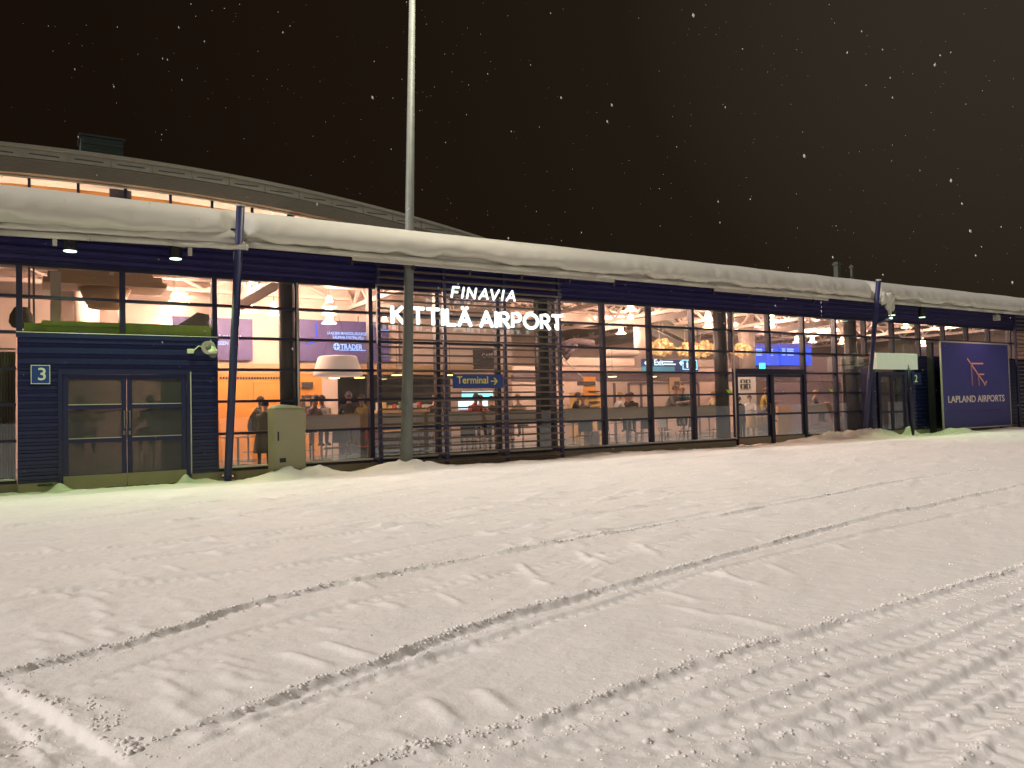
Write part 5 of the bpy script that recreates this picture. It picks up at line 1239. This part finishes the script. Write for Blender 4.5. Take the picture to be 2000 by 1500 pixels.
sit(1487, .1, 3.2, .9, 'person in a mustard coat with a pale mask near the door post', jacket=PC['mustard'], trousers=PC['black'], hair=PC['brownhair'])
sit(1585, 0, 3.0, .3, 'person in a grey top with fair hair right of the double door', jacket=PC['grey'], trousers=PC['navy'], hair=PC['blonde'])
sit(150, .05, 3.1, .5, 'person in a red coat dimly seen through the left leaf of door 3', jacket=PC['red'], trousers=PC['navy'], hair=PC['brownhair'])
sit(300, .05, 3.1, -.5, 'person in a dark green coat dimly seen through the right leaf of door 3', jacket=PC['darkgreen'], trousers=PC['black'], hair=PC['brownhair'])

# ------------------------------------------------------------------ falling snow and glints
fm = MB(); R_ = random.Random(3)
def flake(mb, c, r):
    d = Vector((R_.gauss(.25, .2), R_.gauss(0, .2), -1)).normalized(); u = d.orthogonal().normalized(); v_ = d.cross(u)
    mb.add([c+d*r*1.7, c-d*r*1.7, c+u*r, c-u*r, c+v_*r, c-v_*r], [(0,2,4),(0,4,3),(0,3,5),(0,5,2),(1,4,2),(1,3,4),(1,5,3),(1,2,5)])
for i in range(1000):
    dist = R_.uniform(2.2, 15.5); a_ = R_.uniform(-.72, .72); e_ = R_.uniform(-.12, .52)
    c = CAM+(FW+RT*a_+UPV*e_)*dist
    if c.z < .3 or c.y > -2.1: continue
    flake(fm, c, R_.uniform(.0010, .0022)*(.6+dist*.07))
for i in range(110):
    dist = R_.uniform(1.8, 4.5); c = CAM+(FW+RT*R_.uniform(-.7, .7)+UPV*R_.uniform(-.05, .5))*dist
    if c.z > 1.5: flake(fm, c, R_.uniform(.0018, .0038))
tag(fm.build('falling_snow', 'flake', None), 'snowflakes drifting down through the night air', 'snow', kind='stuff')
ICO = [(0, 0, 1)]+[(.894*math.cos(2*PI*k/5), .894*math.sin(2*PI*k/5), .447) for k in range(5)]+[(.894*math.cos(2*PI*(k+.5)/5), .894*math.sin(2*PI*(k+.5)/5), -.447) for k in range(5)]+[(0, 0, -1)]
ICF = [(0, k+1, (k+1) % 5+1) for k in range(5)]+[(k+1, k+6, (k+1) % 5+1) for k in range(5)]+[((k+1) % 5+1, k+6, (k+1) % 5+6) for k in range(5)]+[(11, (k+1) % 5+6, k+6) for k in range(5)]
cl_ = MB(); CP = []
for li, (line, dp, hw, rim, rg) in enumerate(ALL_LINES[:9]+ALL_LINES[14:17]):
    for a_, b_ in zip(line[:-1], line[1:]):
        ln_ = np.hypot(*(b_-a_)); d_ = (b_-a_)/max(ln_, 1e-6); nr_ = np.array([-d_[1], d_[0]]); mid = (a_+b_)/2; dc_ = math.hypot(mid[0]-CAM.x, mid[1]-CAM.y)
        if dc_ > 17: continue
        dens = (230 if li < 3 else 70)*rg*(1.2 if dc_ < 9 else .6)*(.4+1.6*abs(math.sin(mid[0]*1.3+li)*math.cos(mid[0]*.7)))
        for _ in range(int(ln_*dens+R_.random())):
            q = a_+(b_-a_)*R_.random(); far = R_.random() < .62; o_ = abs(R_.gauss(0, 1)); off = hw*.75+.028*o_+.012 if far else -(hw*1.2+.05*o_)
            if R_.random() < .06: off = R_.gauss(0, hw*5)
            q = q+nr_*off; CP.append((q[0], q[1], min(.016, .0034*math.exp(R_.gauss(0, .55))*(1.3 if far else 1)*(1 if li < 6 else 1.1))))
for ax_, ay_, r_ in ((252, 1462, .045), (60, 1440, .03), (215, 1412, .025), (180, 1385, .02), (120, 1375, .018)):
    for _ in range(26): p = at(ax_+R_.gauss(0, 14), ay_+R_.gauss(0, 7), z=0); CP.append((p.x, p.y, r_*R_.uniform(.12, .45)))
cz_ = ground_h(np.array([c[0] for c in CP]), np.array([c[1] for c in CP]))
for (x, y, r), z in zip(CP, cz_):
    a_ = R_.random()*6.28; sx_, sy_, sz_ = R_.uniform(.8, 1.5), R_.uniform(.7, 1.1), R_.uniform(.5, .9); ca, sa = math.cos(a_), math.sin(a_)
    cl_.add([(x+r*(ca*u*sx_-sa*v_*sy_)*R_.uniform(.8, 1.2), y+r*(sa*u*sx_+ca*v_*sy_)*R_.uniform(.8, 1.2), z+r*.25+r*w_*sz_*R_.uniform(.8, 1.2)) for u, v_, w_ in ICO], ICF)
tag(cl_.build('snow_clumps', 'snow', None, smooth=True), 'small crumbled snow clumps along the edges of the tyre ruts', 'snow', kind='stuff')
for i in range(60):
    pass
cm = MB(); cx_, cy_ = [], []
for i in range(1500):
    dist = 2.8*math.exp(R_.random()*2.0); a_ = math.atan2(FW.x, FW.y)+R_.triangular(-.64, .64, .40); cx_.append(CAM.x+dist*math.sin(a_)); cy_.append(CAM.y+dist*math.cos(a_))
hz_ = ground_h(np.array(cx_), np.array(cy_))
for x, y, z in zip(cx_, cy_, hz_):
    if y > -1.2: continue
    n_ = (sdir+Vector((R_.gauss(0, .35), R_.gauss(0, .35), R_.gauss(0, .35)))).normalized(); u = n_.orthogonal().normalized(); v_ = n_.cross(u); dd = math.hypot(x-CAM.x, y-CAM.y); s = R_.uniform(.0020, .0046)*(.5+dd*.10); c = Vector((x, y, z+.006+s*.5))  # facets tilted toward the sun so they read as glints
    cm.add([c+u*s, c+v_*s, c-u*s, c-v_*s, c-n_*s*.5], [(0,1,2,3),(0,4,1),(1,4,2),(2,4,3),(3,4,0)])
tag(cm.build('glint_crystals', 'crystal', None), 'ice crystals on the snow, whitened and turned sunward to imitate glints', 'ice', kind='stuff')
